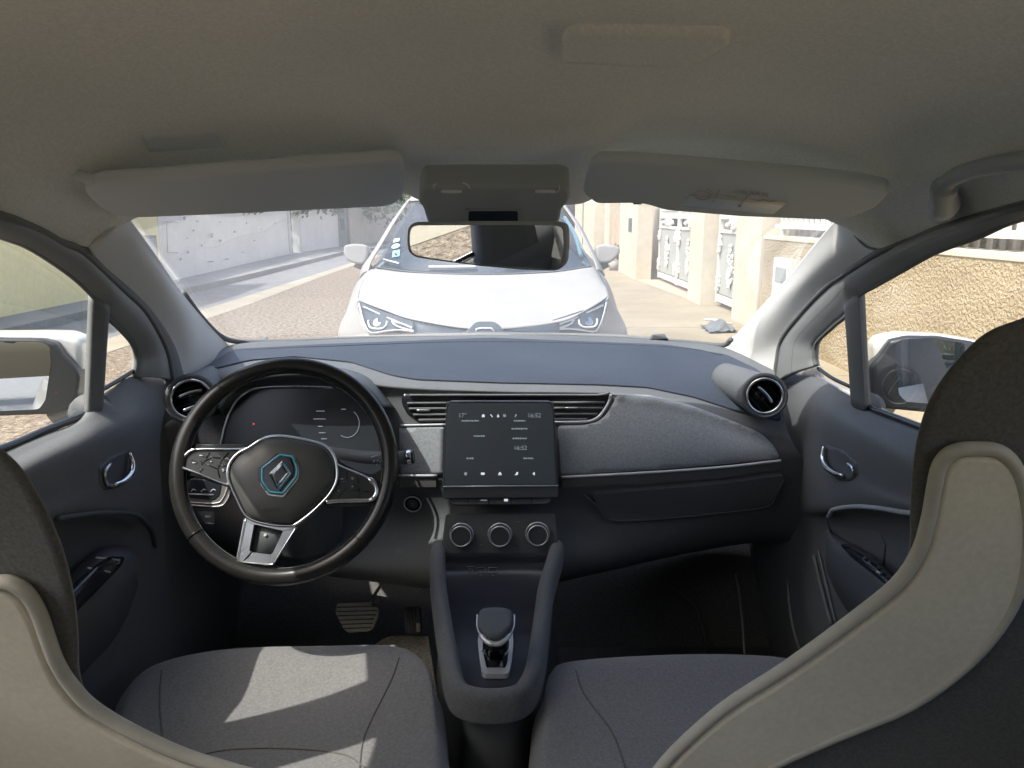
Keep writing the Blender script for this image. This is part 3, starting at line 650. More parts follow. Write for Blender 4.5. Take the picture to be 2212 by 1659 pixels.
# bottom spoke: satin U frame
outb = rnd_poly(cpx([(606, 1232), (558, 1480), (566, 1508), (600, 1520), (770, 1533), (800, 1510), (942, 1288)]), 5)
inb = rnd_poly(cpx([(672, 1268), (640, 1440), (655, 1452), (780, 1468), (795, 1455), (862, 1312)]), 4)
ring_plate('lower_spoke', pw, outb, inb, -.008, .006, M['satin'], wheel, bevel=.002, ns=70)
pb = plate('lower_spoke_panel', pw, inb, -.012, -.004, M['black'], wheel)
tube('spoke_trim', [pw.hit(*p, .006) for p in cpx([(612, 1232), (585, 1370), (562, 1485), (575, 1512), (680, 1526), (772, 1533), (800, 1512), (870, 1400), (940, 1290)])], .0016, M['chrome'], wheel, ns=60, n=6)
v_, f_ = disc_geo(pw.hit(*cpx([(737, 1340)])[0]), pw.n, .0028, -.004, -.002, 14); mk('panel_badge', v_, f_, M['print'], pb)
# hexagonal emblem: blue ring, black field, chrome rhombus
hx = cpx([(832, 815), (915, 826), (945, 895), (943, 955), (853, 1066), (766, 1056), (719, 985), (717, 905)])
plate('emblem_plate', pw, rnd_poly(hx, 3), .012, .0235, M['gloss'], hub, bevel=.001)
em = tube('emblem_ring', [pw.hit(*p, .0235) for p in rnd_poly(hx, 4, 3)], .0019, M['blue'], hub, closed=True, n=8)
tube('emblem_rim', [pw.hit(*p, .0215) for p in rnd_poly([(615 + (x - 605) * 1.09 - 10, 1020 + (y - 1020) * 1.09 + 3) for x, y in hx], 4, 3)], .0016, M['silver'], hub, closed=True, n=6)
# rhombus: two nested V-folded bars like the badge
oR = cpx([(850, 850), (900, 925), (868, 1010), (822, 1046), (766, 935), (800, 925)])
oR = cpx([(853, 848), (906, 935), (818, 1046), (762, 938)]); iR = cpx([(846, 888), (874, 936), (822, 1000), (796, 938)])
po_ = [pw.hit(*p, .0238) for p in oR]; pi_ = [pw.hit(*p, .0238) for p in iR]; mid_ = [(a + b) / 2 + pw.n * .004 for a, b in zip(po_, pi_)]
vv = po_ + mid_ + pi_; ff = []
for i in range(4):
    j = (i + 1) % 4; ff += [(i, j, 4 + j, 4 + i), (4 + i, 4 + j, 8 + j, 8 + i)]
mk('emblem_rhombus', vv, ff, M['chrome'], hub, smooth=False)
# ================================================================ centre console
con = empty('centre_console', (0, 1.2, .6), car)
rail_px = [(948, 1176, 1.49), (945, 1196, 1.43), (945, 1240, 1.36), (955, 1320, 1.24), (972, 1420, 1.10), (985, 1472, 1.03), (1008, 1496, 1.0), (1062, 1504, .99), (1115, 1496, 1.0), (1140, 1472, 1.03), (1158, 1420, 1.10), (1172, 1320, 1.24), (1180, 1260, 1.33), (1198, 1196, 1.43), (1203, 1176, 1.49)]
rp = spline([P(*p) for p in rail_px], 90)
zc = sum(p.z for p in rp) / len(rp)
secs = []
for i, p in enumerate(rp):
    a = rp[max(0, i - 1)]; b = rp[min(len(rp) - 1, i + 1)]; t = (b - a); t.z = 0; t.normalize(); side = V((t.y, -t.x, 0))
    hw = .0145; k = []
    for (s_, z_) in ((-1, -.035), (-1, -.006), (-.8, .004), (-.4, .009), (0, .010), (.4, .009), (.8, .003), (1.05, -.008), (1.15, -.05), (1.0, -.085)):
        k.append(p + side * (-s_ * hw) + V((0, 0, z_)))
    secs.append(k)
vv = [q for s_ in secs for q in s_]; m_ = len(secs[0])
ff = [(i * m_ + j, i * m_ + j + 1, (i + 1) * m_ + j + 1, (i + 1) * m_ + j) for i in range(len(secs) - 1) for j in range(m_ - 1)]
mk('console_rail', vv, ff, M['rail'], con)
mk('console_rail_seam', *tube_geo([p + V((0, 0, .0095)) for p in rp[30:60]], .0006, n=5), M['cloth'], con)
# recessed tray
tray_rows = [[(955, 1190, 1.44), (1080, 1190, 1.45), (1192, 1190, 1.44)], [(960, 1235, 1.42), (1070, 1235, 1.43), (1180, 1235, 1.42)], [(968, 1300, 1.33), (1066, 1300, 1.33), (1168, 1300, 1.33)], [(975, 1350, 1.215), (1066, 1350, 1.215), (1160, 1350, 1.215)], [(985, 1430, 1.10), (1064, 1430, 1.10), (1148, 1430, 1.10)], [(1000, 1500, 1.00), (1062, 1505, .995), (1125, 1500, 1.0)]]
tray = surf('console_tray', [[P(*p) + V((0, 0, -.004)) for p in r] for r in tray_rows], mat('console_gloss_blue', (.026, .030, .040), .30, spec=.5), con, nu=20, nv=50)
TS = Skin(tray)
for x0, x1, y in ((1030, 1048, 1232), (1055, 1074, 1232)):
    o = TS.at; pts = [TS.at(a, b, .001) for a, b in ((x0, y - 6), (x1, y - 6), (x1, y + 6), (x0, y + 6))]
    tube('usb_socket', pts, .0006, M['print'], tray, closed=True, n=4)
    tube('usb_mark', [TS.at((x0 + x1) / 2 - 3, y + 11, .001), TS.at((x0 + x1) / 2 + 3, y + 11, .001)], .0006, M['print'], tray, n=4)
tube('aux_socket', circle_pts(TS.at(1016, 1233, .001), TS.n(1016, 1233), .0045, 20), .0006, M['printdim'], tray, closed=True, n=4)
tube('aux_mark', [TS.at(1008, 1224, .001), TS.at(1024, 1224, .001)], .0007, M['printdim'], tray, n=4)
tube('tray_recess', [TS.at(x, y, .0008) for x, y in ((990, 1400), (988, 1440), (993, 1452))], .0006, M['black'], tray, n=4)
tube('tray_recess', [TS.at(x, y, .0008) for x, y in ((1000, 1386), (990, 1396), (988, 1420))], .0006, M['black'], tray, n=4)
# sides and rear face of the console
bodyrows = []
for k_, (dx, z) in enumerate(((0, None), (.004, zc - .10), (.0, .40), (0, .34))):
    row = []
    for i, p in enumerate(rp):
        a = rp[max(0, i - 1)]; b = rp[min(len(rp) - 1, i + 1)]; t = (b - a); t.z = 0; t.normalize(); side = V((t.y, -t.x, 0))
        q = p - side * (.015 if k_ == 0 else (.010 if k_ == 1 else -.012)); q = V(q); q.z = p.z - .04 if z is None else z
        row.append(q)
    bodyrows.append(row)
vv = [q for r in bodyrows for q in r]; m_ = len(rp)
ff = [(i * m_ + j, i * m_ + j + 1, (i + 1) * m_ + j + 1, (i + 1) * m_ + j) for i in range(3) for j in range(m_ - 1)]
mk('console_body', vv, ff, M['black'], con)
# small parking-brake style foot under the rear face, and the tunnel behind
box('console_foot', (-.05, .90, .42), (.035, 1.03, .50), M['black'], con, bevel=.01)
# gear selector
pg = plane3(TS.at(1040, 1400, .002), TS.at(1100, 1400, .002), TS.at(1070, 1460, .002))
go = [(1036, 1360), (1106, 1360), (1109, 1400), (1105, 1440), (1099, 1463), (1092, 1466), (1047, 1466), (1041, 1461), (1036, 1430), (1032, 1395)]
gi = [(1044, 1362), (1098, 1362), (1100, 1400), (1096, 1440), (1092, 1452), (1085, 1455), (1055, 1455), (1050, 1450), (1045, 1425), (1042, 1395)]
sel = ring_plate('selector_frame', pg, rnd_poly(go, 4), rnd_poly(gi, 3), 0, .008, M['bright'], con, bevel=.002, ns=70)
plate('selector_slot', pg, rnd_poly(gi, 3), -.002, .002, M['gloss'], sel)
plate('selector_badge', pg, rnd_poly([(1053, 1449), (1090, 1449), (1088, 1459), (1056, 1459)], 2), .002, .006, M['bright'], sel, bevel=.001)
# lever shaft (tapering) and knob
kc = P(1070, 1362, 1.075)
lever = empty('gear_lever', kc, con)
base = pg.hit(1072, 1418)
def ringrect(c, hx, hy): return [c + V((-hx, -hy, 0)), c + V((hx, -hy, 0)), c + V((hx, hy, 0)), c + V((-hx, hy, 0))]
A = ringrect(base + V((0, .004, .0)), .010, .010); B = ringrect(kc + V((0, .0, -.022)), .020, .018)
mk('lever_shaft', A + B, [(0, 1, 5, 4), (1, 2, 6, 5), (2, 3, 7, 6), (3, 0, 4, 7), (4, 5, 6, 7), (0, 3, 2, 1)], M['gloss'], lever, smooth=False, bevel=.002)
for s_ in (-1, 1): tube('shaft_trim', [V(A[0 if s_ < 0 else 1]) + V((0, -.001, .001)), V(B[0 if s_ < 0 else 1]) + V((0, -.001, 0))], .0013, M['bright'], lever, n=6)
tube('shaft_trim', [V(A[0]) + V((0, -.001, .001)), V(A[1]) + V((0, -.001, .001))], .0012, M['bright'], lever, n=6)
pkn = plane3(P(1030, 1350, 1.08), P(1110, 1350, 1.08), P(1070, 1400, 1.035))
kn = [(1034, 1326), (1045, 1320), (1070, 1317), (1095, 1320), (1107, 1326), (1108, 1350), (1105, 1362), (1088, 1380), (1082, 1384), (1056, 1384), (1050, 1380), (1036, 1364), (1032, 1350)]
knob = plate('lever_knob', pkn, rnd_poly(kn, 5), -.016, .010, M['black'], lever, bevel=.008, seg=4)
kb = [(1031, 1328), (1031, 1352), (1036, 1368), (1054, 1387), (1072, 1391), (1086, 1386), (1103, 1368), (1110, 1352), (1111, 1328)]
tube('knob_trim', [pkn.hit(x, y, -.002) for x, y in kb], [.0016] * 14 + [.0042] * 22 + [.0016] * 14, M['bright'], lever, ns=50, n=8)
# ================================================================ floor, firewall, sides
floor = mk('floor_carpet', [(-.78, -1.3, .30), (.74, -1.3, .30), (.74, 1.75, .30), (-.78, 1.75, .30), (-.78, 2.15, .62), (.74, 2.15, .62), (-.78, 2.16, 1.0), (.74, 2.16, 1.0)], [(0, 1, 2, 3), (3, 2, 5, 4), (4, 5, 7, 6)], M['carpet'], car, smooth=False)
tn = [[V((x * k, y, z)) + V((-.02, 0, 0)) for x, z in ((-.11, .30), (-.10, .40), (-.06, .435), (.06, .435), (.10, .40), (.11, .30))] for y, k in ((-.6, 1), (.4, 1), (.9, .95), (1.6, 1.2))]
tunnel = surf('tunnel_carpet', tn, M['mat'], floor, nu=24, nv=12)
box('charging_mark', (-.035, .80, .4345), (-.012, .83, .4358), M['printdim'], floor)
# flat mat patch in front of the tunnel at the driver's side, and right kick panel lines
mk('floor_mat', *grid([[P(790, 1410, 1.55), P(840, 1375, 1.58), P(925, 1375, 1.56)], [P(790, 1440, 1.45), P(850, 1440, 1.42), P(935, 1440, 1.42)], [P(800, 1500, 1.30), P(860, 1500, 1.30), P(945, 1500, 1.30)]], 16, 16), M['mat'], floor)
for a in ([(1590, 1240, 1.70), (1600, 1300, 1.62), (1610, 1430, 1.50)], [(1700, 1250, 1.60), (1712, 1350, 1.50), (1740, 1440, 1.42)], [(1440, 1260, 1.85), (1500, 1310, 1.80), (1530, 1420, 1.70)]):
    tube('carpet_fold', [P(*p) for p in a], .003, M['carpet'], floor, ns=24)
for k_, a in enumerate(([(1768, 1190), (1782, 1250), (1805, 1345)], [(1758, 1200), (1772, 1260), (1796, 1350)])):
    tube('sill_seal', [PX(x, y, .645) for x, y in a], .002 if k_ == 0 else .004, M['printdim'] if k_ == 0 else M['rubber'], floor, ns=20)
# kick panels at both ends of the dashboard
mk('kick_panel', [V((-.705, 1.25, .28)), V((-.705, 2.2, .28)), V((-.71, 2.2, 1.02)), V((-.71, 1.62, 1.0)), V((-.70, 1.40, .98)), V((-.70, 1.25, .8))], [(0, 1, 2, 3, 4, 5)], M['dash'], floor, smooth=False, solid=.01)
mk('kick_panel', [V((.655, 1.25, .28)), V((.655, 2.2, .28)), V((.66, 2.2, 1.02)), V((.66, 1.66, 1.0)), V((.66, 1.50, .96)), V((.655, 1.25, .8))], [(0, 1, 2, 3, 4, 5)], M['dash'], floor, smooth=False, solid=.01)
# pedals
pp = Plane(P(770, 1332, 1.62), (.0, -1, .55))
br = plate('brake_pedal', pp, rnd_poly([(727, 1303), (795, 1300), (803, 1308), (817, 1312), (818, 1330), (806, 1358), (796, 1364), (752, 1367), (742, 1360), (724, 1325)], 5), -.012, 0, M['pedal'], car, bevel=.003)
for i in range(6):
    y = 1311 + i * 9.2; tube('pedal_groove', [pp.hit(728 + max(0, i - 2) * 4, y + 1, .0002), pp.hit(815 - max(0, i - 1) * 3.2, y - 1.5, .0002)], .0013, M['rubber'], br, n=6)
tube('pedal_arm', [P(800, 1305, 1.64), P(812, 1280, 1.72), P(822, 1265, 1.80)], .004, M['silver'], br)
pa = Plane(P(893, 1340, 1.60), (.0, -1, .8))
ac = plate('accelerator_pedal', pa, rnd_poly([(874, 1310), (908, 1310), (912, 1362), (906, 1370), (880, 1370), (874, 1362)], 4), -.012, 0, M['black'], car, bevel=.003)
for x in (882, 889, 896): tube('pedal_groove', [pa.hit(x, 1314, .0005), pa.hit(x + 1, 1364, .0005)], .0014, M['rubber'], ac, n=6)
plate('pedal_pad', pa, rnd_poly([(899, 1346), (907, 1345), (909, 1364), (900, 1366)], 2), 0, .002, M['pedal'], ac)
# ================================================================ front seats
def seat(name, label, A, B, C, D, dark, beige, pipes, plpts, sidex, seams):
    st = empty(name, (sidex, .9, .3), car); st['label'] = label
    rows = []
    for k, r in enumerate((A, B, C, D)):
        p = [P(*q) for q in r]
        q0 = [p[0] + V((-.018, -.0, -.14)), p[0] + V((-.016, 0, -.05))]; q1 = [p[-1] + V((.014, 0, -.05)), p[-1] + V((.016, 0, -.14))]
        rows.append(q0 + p + q1)
    f0 = [q + V((0, .035, -.12)) for q in rows[0]]; f1 = [q + V((0, .028, -.03)) for q in rows[0]]
    rows = [f0, f1] + rows
    cu = surf('seat_cushion', rows, M['seatcloth'], st, nu=70, nv=60)
    CS = Skin(cu)
    for sm in seams:
        dtube('cushion_seam', CS, sm, .0014, M['seatside'], cu, off=.0004, ns=40, n=6)
    # backrest: thick shell with rounded rim, seen from behind
    pl = plane3(*plpts)
    sgn = 1 if sidex > 0 else -1; o_ = [pl.hit(*q) for q in dark]; rings = []
    N_ = len(o_); inw = []
    for i in range(N_):
        t_ = (o_[(i + 1) % N_] - o_[i - 1]).normalized(); inw.append(t_.cross(pl.n))
    c_ = sum(o_, V((0, 0, 0))) / N_
    if sum((c_ - o_[i]).dot(inw[i]) for i in range(N_)) < 0: inw = [-q for q in inw]
    for t, ins, sh_ in ((-.001, .010, 0), (-.0005, .006, 0), (-.003, .002, 0), (-.008, .0, .003), (-.016, .0, .010), (-.03, .0, .026), (-.055, .0, .055), (-.10, .0, .11)):
        rings.append([p + pl.n * t + inw[i] * ins + V((sgn * sh_, 0, -sh_ * .9)) for i, p in enumerate(o_)])
    k_ = len(o_); vv = [p for r in rings for p in r]
    ff = [(i * k_ + j, i * k_ + (j + 1) % k_, (i + 1) * k_ + (j + 1) % k_, (i + 1) * k_ + j) for i in range(len(rings) - 1) for j in range(k_)] + [tuple(range(k_)), tuple(range((len(rings) - 1) * k_, len(rings) * k_))]
    sh = mk('backrest', vv, ff, M['seatside'], st)
    bp = plate('backrest_panel', pl, beige, .0, .010, M['leather'], sh, bevel=.006, seg=3)
    for i, pp_ in enumerate(pipes):
        tube('piping', spline([pl.hit(*q, .006) for q in pp_], 90), .0062, M['piping'], sh, n=12)
    return st, pl, sh
A = [(262, 1505, 1.09), (330, 1442, 1.15), (480, 1409, 1.185), (700, 1401, 1.19), (850, 1402, 1.17), (918, 1440, 1.11), (940, 1500, 1.05)]
B = [(250, 1580, .98), (330, 1535, 1.03), (480, 1510, 1.07), (700, 1502, 1.07), (835, 1492, 1.06), (915, 1515, 1.02), (945, 1560, .98)]
C = [(245, 1650, .89), (350, 1632, .92), (480, 1618, .94), (700, 1612, .945), (800, 1605, .95), (895, 1600, .94), (950, 1630, .91)]
D = [(240, 1780, .77), (350, 1775, .78), (480, 1770, .79), (700, 1770, .79), (800, 1765, .79), (900, 1760, .79), (950, 1780, .77)]
def curve2(a, n=60): return [(p.x, p.y) for p in spline([V((x, y, 0)) for x, y in a], n)]
ldark = curve2([(-420, 870), (-250, 850), (-100, 905), (0, 978), (45, 1022), (85, 1085), (118, 1155), (142, 1225), (160, 1310), (167, 1390), (169, 1455), (185, 1508), (228, 1548), (300, 1590), (400, 1635), (500, 1666), (640, 1712), (750, 1800), (780, 2050)], 90) + [(-500, 2050), (-520, 1000)]
lpipe = [(-120, 1330), (-60, 1275), (0, 1258), (30, 1262), (60, 1284), (84, 1325), (102, 1375), (120, 1425), (150, 1475), (200, 1528), (290, 1582), (400, 1632), (500, 1663), (640, 1708), (750, 1800)]
lbeige = curve2([(x - 3, y + 5) for x, y in lpipe], 70) + [(740, 2040), (-420, 2040), (-400, 1500), (-220, 1400)]
seat1, pls1, sh1 = seat('front_seat', 'driver seat with grey cloth cushion crossed by patches of sunlight', A, B, C, D, ldark, lbeige, [lpipe],
    (P(250, 1600, .62), P(0, 1100, .66 - .13), P(-300, 1500, .60)), -.36,
    [[(862, 1420), (845, 1470), (800, 1560), (782, 1610), (775, 1680)], [(380, 1650), (480, 1622), (620, 1618), (740, 1630), (790, 1660)], [(350, 1445), (345, 1520), (352, 1600)]])
A = [(1172, 1520, 1.06), (1190, 1460, 1.12), (1245, 1433, 1.15), (1480, 1419, 1.185), (1680, 1424, 1.18), (1790, 1450, 1.14), (1850, 1500, 1.08)]
B = [(1167, 1590, .97), (1193, 1545, 1.0), (1262, 1520, 1.04), (1480, 1510, 1.07), (1700, 1510, 1.06), (1820, 1530, 1.02), (1870, 1570, .98)]
C = [(1165, 1665, .89), (1200, 1640, .91), (1300, 1622, .935), (1500, 1612, .945), (1700, 1612, .945), (1840, 1630, .92), (1890, 1660, .89)]
D = [(1160, 1790, .77), (1200, 1780, .78), (1330, 1770, .79), (1500, 1768, .79), (1700, 1770, .79), (1840, 1775, .78), (1890, 1790, .77)]
rdark = curve2([(2760, 700), (2600, 655), (2400, 640), (2300, 655), (2212, 688), (2130, 722), (2060, 790), (2012, 860), (1985, 935), (1972, 1010), (1966, 1100), (1964, 1190), (1936, 1256), (1850, 1330), (1700, 1440), (1560, 1530), (1440, 1640), (1400, 1700), (1370, 1800), (1360, 2050)], 100) + [(2800, 2050), (2820, 1000)]
rpO = [(2250, 1300), (2262, 1200), (2240, 1080), (2200, 1000), (2160, 976), (2110, 969), (2060, 975), (2030, 1005), (2017, 1060), (2006, 1120), (1985, 1190), (1940, 1258), (1850, 1332), (1700, 1441), (1560, 1532), (1440, 1642), (1395, 1720), (1375, 1850)]
rpI = [(2160, 976), (2195, 1015), (2212, 1085), (2216, 1160), (2203, 1260), (2160, 1350), (2080, 1440), (1960, 1525), (1800, 1592), (1650, 1660), (1500, 1740), (1450, 1850)]
rpO = rpO[5:]; rpAll = rpO[::-1] + rpI[0:]
rbeige = curve2([(x + 4, y + 5) for x, y in rpO], 70) + curve2([(1445, 1850), (1500, 1740), (1650, 1660), (1800, 1590), (1955, 1520), (2078, 1437), (2156, 1350), (2198, 1260), (2211, 1160), (2207, 1085), (2190, 1020), (2155, 984), (2120, 975)], 50)
seat2, pls2, sh2 = seat('front_seat', 'passenger seat with dark backrest and a beige curved piped panel', A, B, C, D, rdark, rbeige, [rpAll],
    (P(1500, 1640, .72), P(2100, 970, .60), P(2212, 1500, .66)), .34,
    [[(1243, 1445), (1262, 1500), (1320, 1580), (1350, 1660)], [(1370, 1690), (1440, 1655), (1600, 1645)]])
# ================================================================ doors (driver's = left)
def door(name, rows, label=None):
    d = surf(name, [[PX(*p) for p in r] for r in rows], M['dash'], car, nu=60, nv=60)
    if label: d['label'] = label
    return d
Ld = [[(-1100, 1230, -.69), (-400, 1090, -.69), (-60, 1005, -.69), (0, 980, -.69), (100, 937, -.69), (165, 912, -.69), (205, 866, -.69), (240, 840, -.69), (292, 812, -.69), (385, 818, -.685)],
      [(-1100, 1270, -.675), (-400, 1110, -.675), (-60, 1025, -.675), (0, 998, -.675), (95, 955, -.675), (160, 925, -.675), (215, 895, -.672), (255, 880, -.67), (300, 862, -.672), (372, 850, -.68)],
      [(-1100, 1400, -.65), (-400, 1200, -.65), (-60, 1090, -.645), (5, 1045, -.645), (90, 1000, -.645), (180, 960, -.645), (230, 940, -.65), (270, 925, -.65), (305, 915, -.652), (352, 905, -.66)],
      [(-1100, 1500, -.655), (-400, 1300, -.65), (-60, 1160, -.645), (20, 1110, -.645), (110, 1075, -.645), (190, 1040, -.645), (235, 1010, -.65), (275, 995, -.65), (310, 985, -.652), (345, 970, -.66)],
      [(-1100, 1560, -.655), (-400, 1380, -.65), (-60, 1215, -.645), (20, 1165, -.645), (110, 1122, -.645), (200, 1108, -.645), (240, 1106, -.65), (285, 1110, -.655), (315, 1100, -.66), (350, 1080, -.665)],
      [(-1100, 1620, -.69), (-400, 1440, -.69), (-60, 1260, -.69), (20, 1210, -.69), (110, 1170, -.69), (200, 1150, -.69), (240, 1150, -.69), (285, 1155, -.685), (315, 1150, -.68), (355, 1140, -.68)],
      [(-1100, 2000, -.69), (-400, 1700, -.69), (-60, 1480, -.69), (20, 1420, -.69), (110, 1370, -.69), (200, 1330, -.69), (240, 1310, -.69), (285, 1290, -.69), (325, 1280, -.69), (365, 1260, -.69)],
      [(-1100, 2600, -.69), (-400, 2200, -.69), (-60, 1900, -.69), (20, 1800, -.69), (110, 1700, -.69), (200, 1620, -.69), (260, 1560, -.69), (310, 1500, -.69), (350, 1460, -.69), (390, 1420, -.69)]]
door1 = door('door_panel', Ld)
door1.name = 'front_door'; door1['label'] = 'driver door with black panel, chrome inner handle and window switches'
D1 = Skin(door1)
Rd = [[(1640, 830, .66), (1700, 812, .655), (1765, 815, .65), (1800, 835, .65), (1845, 860, .65), (1873, 886, .65), (1989, 930, .65), (2100, 975, .65), (2500, 1150, .65), (3300, 1400, .65)],
      [(1680, 850, .645), (1720, 845, .635), (1765, 845, .632), (1800, 865, .63), (1845, 890, .632), (1880, 908, .632), (1980, 945, .632), (2100, 1000, .632), (2500, 1200, .632), (3300, 1440, .632)],
      [(1690, 905, .625), (1730, 905, .615), (1770, 905, .61), (1800, 915, .608), (1850, 935, .605), (1900, 960, .605), (1990, 1010, .605), (2100, 1070, .605), (2500, 1260, .605), (3300, 1500, .605)],
      [(1705, 980, .625), (1740, 985, .612), (1780, 990, .61), (1810, 1000, .608), (1850, 1020, .605), (1910, 1050, .605), (2000, 1085, .605), (2100, 1150, .605), (2500, 1320, .605), (3300, 1560, .605)],
      [(1710, 1080, .63), (1750, 1092, .618), (1790, 1094, .61), (1830, 1090, .608), (1870, 1090, .605), (1930, 1096, .605), (2010, 1120, .605), (2120, 1180, .605), (2500, 1380, .605), (3300, 1620, .605)],
      [(1710, 1130, .64), (1750, 1135, .645), (1790, 1135, .65), (1830, 1135, .65), (1870, 1140, .65), (1930, 1150, .65), (2010, 1180, .65), (2120, 1240, .65), (2500, 1440, .65), (3300, 1680, .65)],
      [(1700, 1270, .65), (1750, 1290, .65), (1790, 1310, .65), (1830, 1330, .65), (1870, 1350, .65), (1930, 1390, .65), (2010, 1440, .65), (2120, 1500, .65), (2500, 1700, .65), (3300, 2000, .65)],
      [(1680, 1440, .65), (1730, 1480, .65), (1780, 1520, .65), (1830, 1580, .65), (1870, 1620, .65), (1930, 1700, .65), (2010, 1800, .65), (2120, 1900, .65), (2500, 2200, .65), (3300, 2600, .65)]]
door2 = door('front_door', Rd, 'passenger door with black panel, chrome inner handle and one window switch')
D2 = Skin(door2)
# frames round the side windows -- inner (glass) edge and outer (lining) edge
Lin = [(-330, 425, -.627), (-150, 455, -.63), (0, 510, -.635), (51, 530, -.64), (109, 566, -.648), (164, 608, -.657), (205, 650, -.665), (226, 684, -.67), (255, 712, -.677), (280, 741, -.683), (290, 770, -.688), (288, 799, -.69), (286, 812, -.692)]
Lou = [(-330, 395, -.606), (-150, 425, -.608), (0, 462, -.612), (73, 491, -.622), (120, 517, -.628), (164, 535, -.63), (218, 585, -.642), (262, 625, -.65), (300, 660, -.655), (330, 705, -.66), (352, 750, -.668), (362, 795, -.672), (366, 822, -.675)]
a_, b_ = [PX(*p) for p in Lin], [PX(*p) for p in Lou]
mid = [(p + q) / 2 + V((.012, 0, .002)) for p, q in zip(a_, b_)]
fr1 = surf('window_frame', [a_, mid, b_], M['frame'], door1, nu=80, nv=8, solid=.012)
tube('frame_seal', [p + V((.004, 0, 0)) for p in a_], .0045, M['rubber'], fr1, ns=80)
tube('frame_seal', [p * .55 + q * .45 + V((.013, 0, .002)) for p, q in zip(a_, b_)], .004, M['silver'], fr1, ns=80).data.materials[0] = M['taupe']
tube('frame_seal', [p + V((.006, 0, -.004)) for p in b_], .006, M['rubber'], fr1, ns=80)
Rin = [(2520, 425, .617), (2350, 445, .62), (2212, 471, .62), (2119, 511, .622), (2028, 544, .625), (1955, 584, .63), (1900, 615, .635), (1860, 639, .64), (1834, 680, .642), (1806, 704, .644), (1769, 740, .648), (1763, 770, .65), (1766, 790, .652)]
Rou = [(2520, 395, .598), (2350, 410, .60), (2212, 442, .61), (2046, 487, .62), (1973, 517, .62), (1911, 538, .605), (1864, 566, .612), (1825, 592, .617), (1791, 617, .62), (1736, 675, .626), (1695, 730, .63), (1684, 780, .63), (1678, 830, .63)]
a2, b2 = [PX(*p) for p in Rin], [PX(*p) for p in Rou]
mid = [(p + q) / 2 + V((-.010, 0, .002)) for p, q in zip(a2, b2)]
fr2 = surf('window_frame', [a2, mid, b2], M['frame'], door2, nu=80, nv=8, solid=.012)
tube('frame_seal', [p + V((-.004, 0, 0)) for p in a2], .0045, M['rubber'], fr2, ns=80)
tube('frame_seal', [p * .55 + q * .45 + V((-.012, 0, .002)) for p, q in zip(a2, b2)], .004, M['taupe'], fr2, ns=80)
tube('frame_seal', [p + V((-.006, 0, -.004)) for p in b2], .006, M['rubber'], fr2, ns=80)
# rubber strips that close the joint between pillar trim and door frame
def joint(door_, trim_edge, frame_edge, dx):
    A_ = spline([PX(*p) for p in trim_edge], 20); B_ = spline([PX(*p) for p in frame_edge], 20)
    surf('pillar_seal', [[p + V((dx * .2, 0, 0)) for p in A_], [(p + q) / 2 + V((-dx, 0, 0)) for p, q in zip(A_, B_)], [q + V((-dx * .5, 0, 0)) for q in B_]], M['rubber'], door_, nu=40, nv=6, solid=.006)
joint(apl, [(189, 530, -.616), (222, 575, -.634), (296, 640, -.654), (352, 706, -.664), (384, 764, -.669), (400, 835, -.672)], [(150, 532, -.632), (212, 585, -.645), (262, 628, -.653), (300, 662, -.658), (345, 750, -.67), (355, 835, -.68)], -.006)
joint(apr, [(1905, 538, .60), (1862, 563, .608), (1788, 614, .618), (1732, 672, .624), (1688, 728, .627), (1668, 835, .627)], [(1930, 535, .62), (1868, 572, .618), (1796, 622, .624), (1742, 680, .63), (1702, 735, .634), (1690, 835, .636)], .006)
# quarter-light posts
def post(pts_l, pts_r, door_, nm='window_post'):
    A_ = [PX(*p) for p in pts_l]; B_ = [PX(*p) for p in pts_r]; m_ = [(p + q) / 2 + V((.01 if p.x < 0 else -.01, 0, 0)) for p, q in zip(A_, B_)]
    o = surf(nm, [A_, m_, B_], M['rubber'], door_, nu=14, nv=10, solid=.014)
    tube('post_seal', [p + V((.006 if p.x < 0 else -.006, 0, 0)) for p in A_], .0028, M['dash'], o, ns=14, n=8); return o
post([(196, 635, -.664), (191, 760, -.68), (185, 905, -.692)], [(226, 676, -.668), (218, 770, -.682), (210, 880, -.69)], door1)
post([(1862, 632, .64), (1868, 750, .645), (1876, 892, .652)], [(1832, 672, .642), (1839, 760, .645), (1846, 862, .652)], door2)
for (px, x, dr) in (([(-1000, 1200), (-300, 1065), (0, 977), (100, 935), (190, 899)], -.695, door1), ([(1873, 884), (1989, 928), (2150, 995), (2600, 1160), (3200, 1370)], .655, door2)):
    tube('sill_seal', [PX(a, b, x) + V((0, 0, .004)) for a, b in px], .006, M['gloss'], dr, ns=30)
tube('quarter_seal', [PX(213, 846, -.689), PX(250, 825, -.689), PX(287, 802, -.689)], .004, M['gloss'], door1, ns=12)
tube('quarter_seal', [PX(1843, 838, .651), PX(1800, 818, .651), PX(1768, 796, .651)], .004, M['gloss'], door2, ns=12)
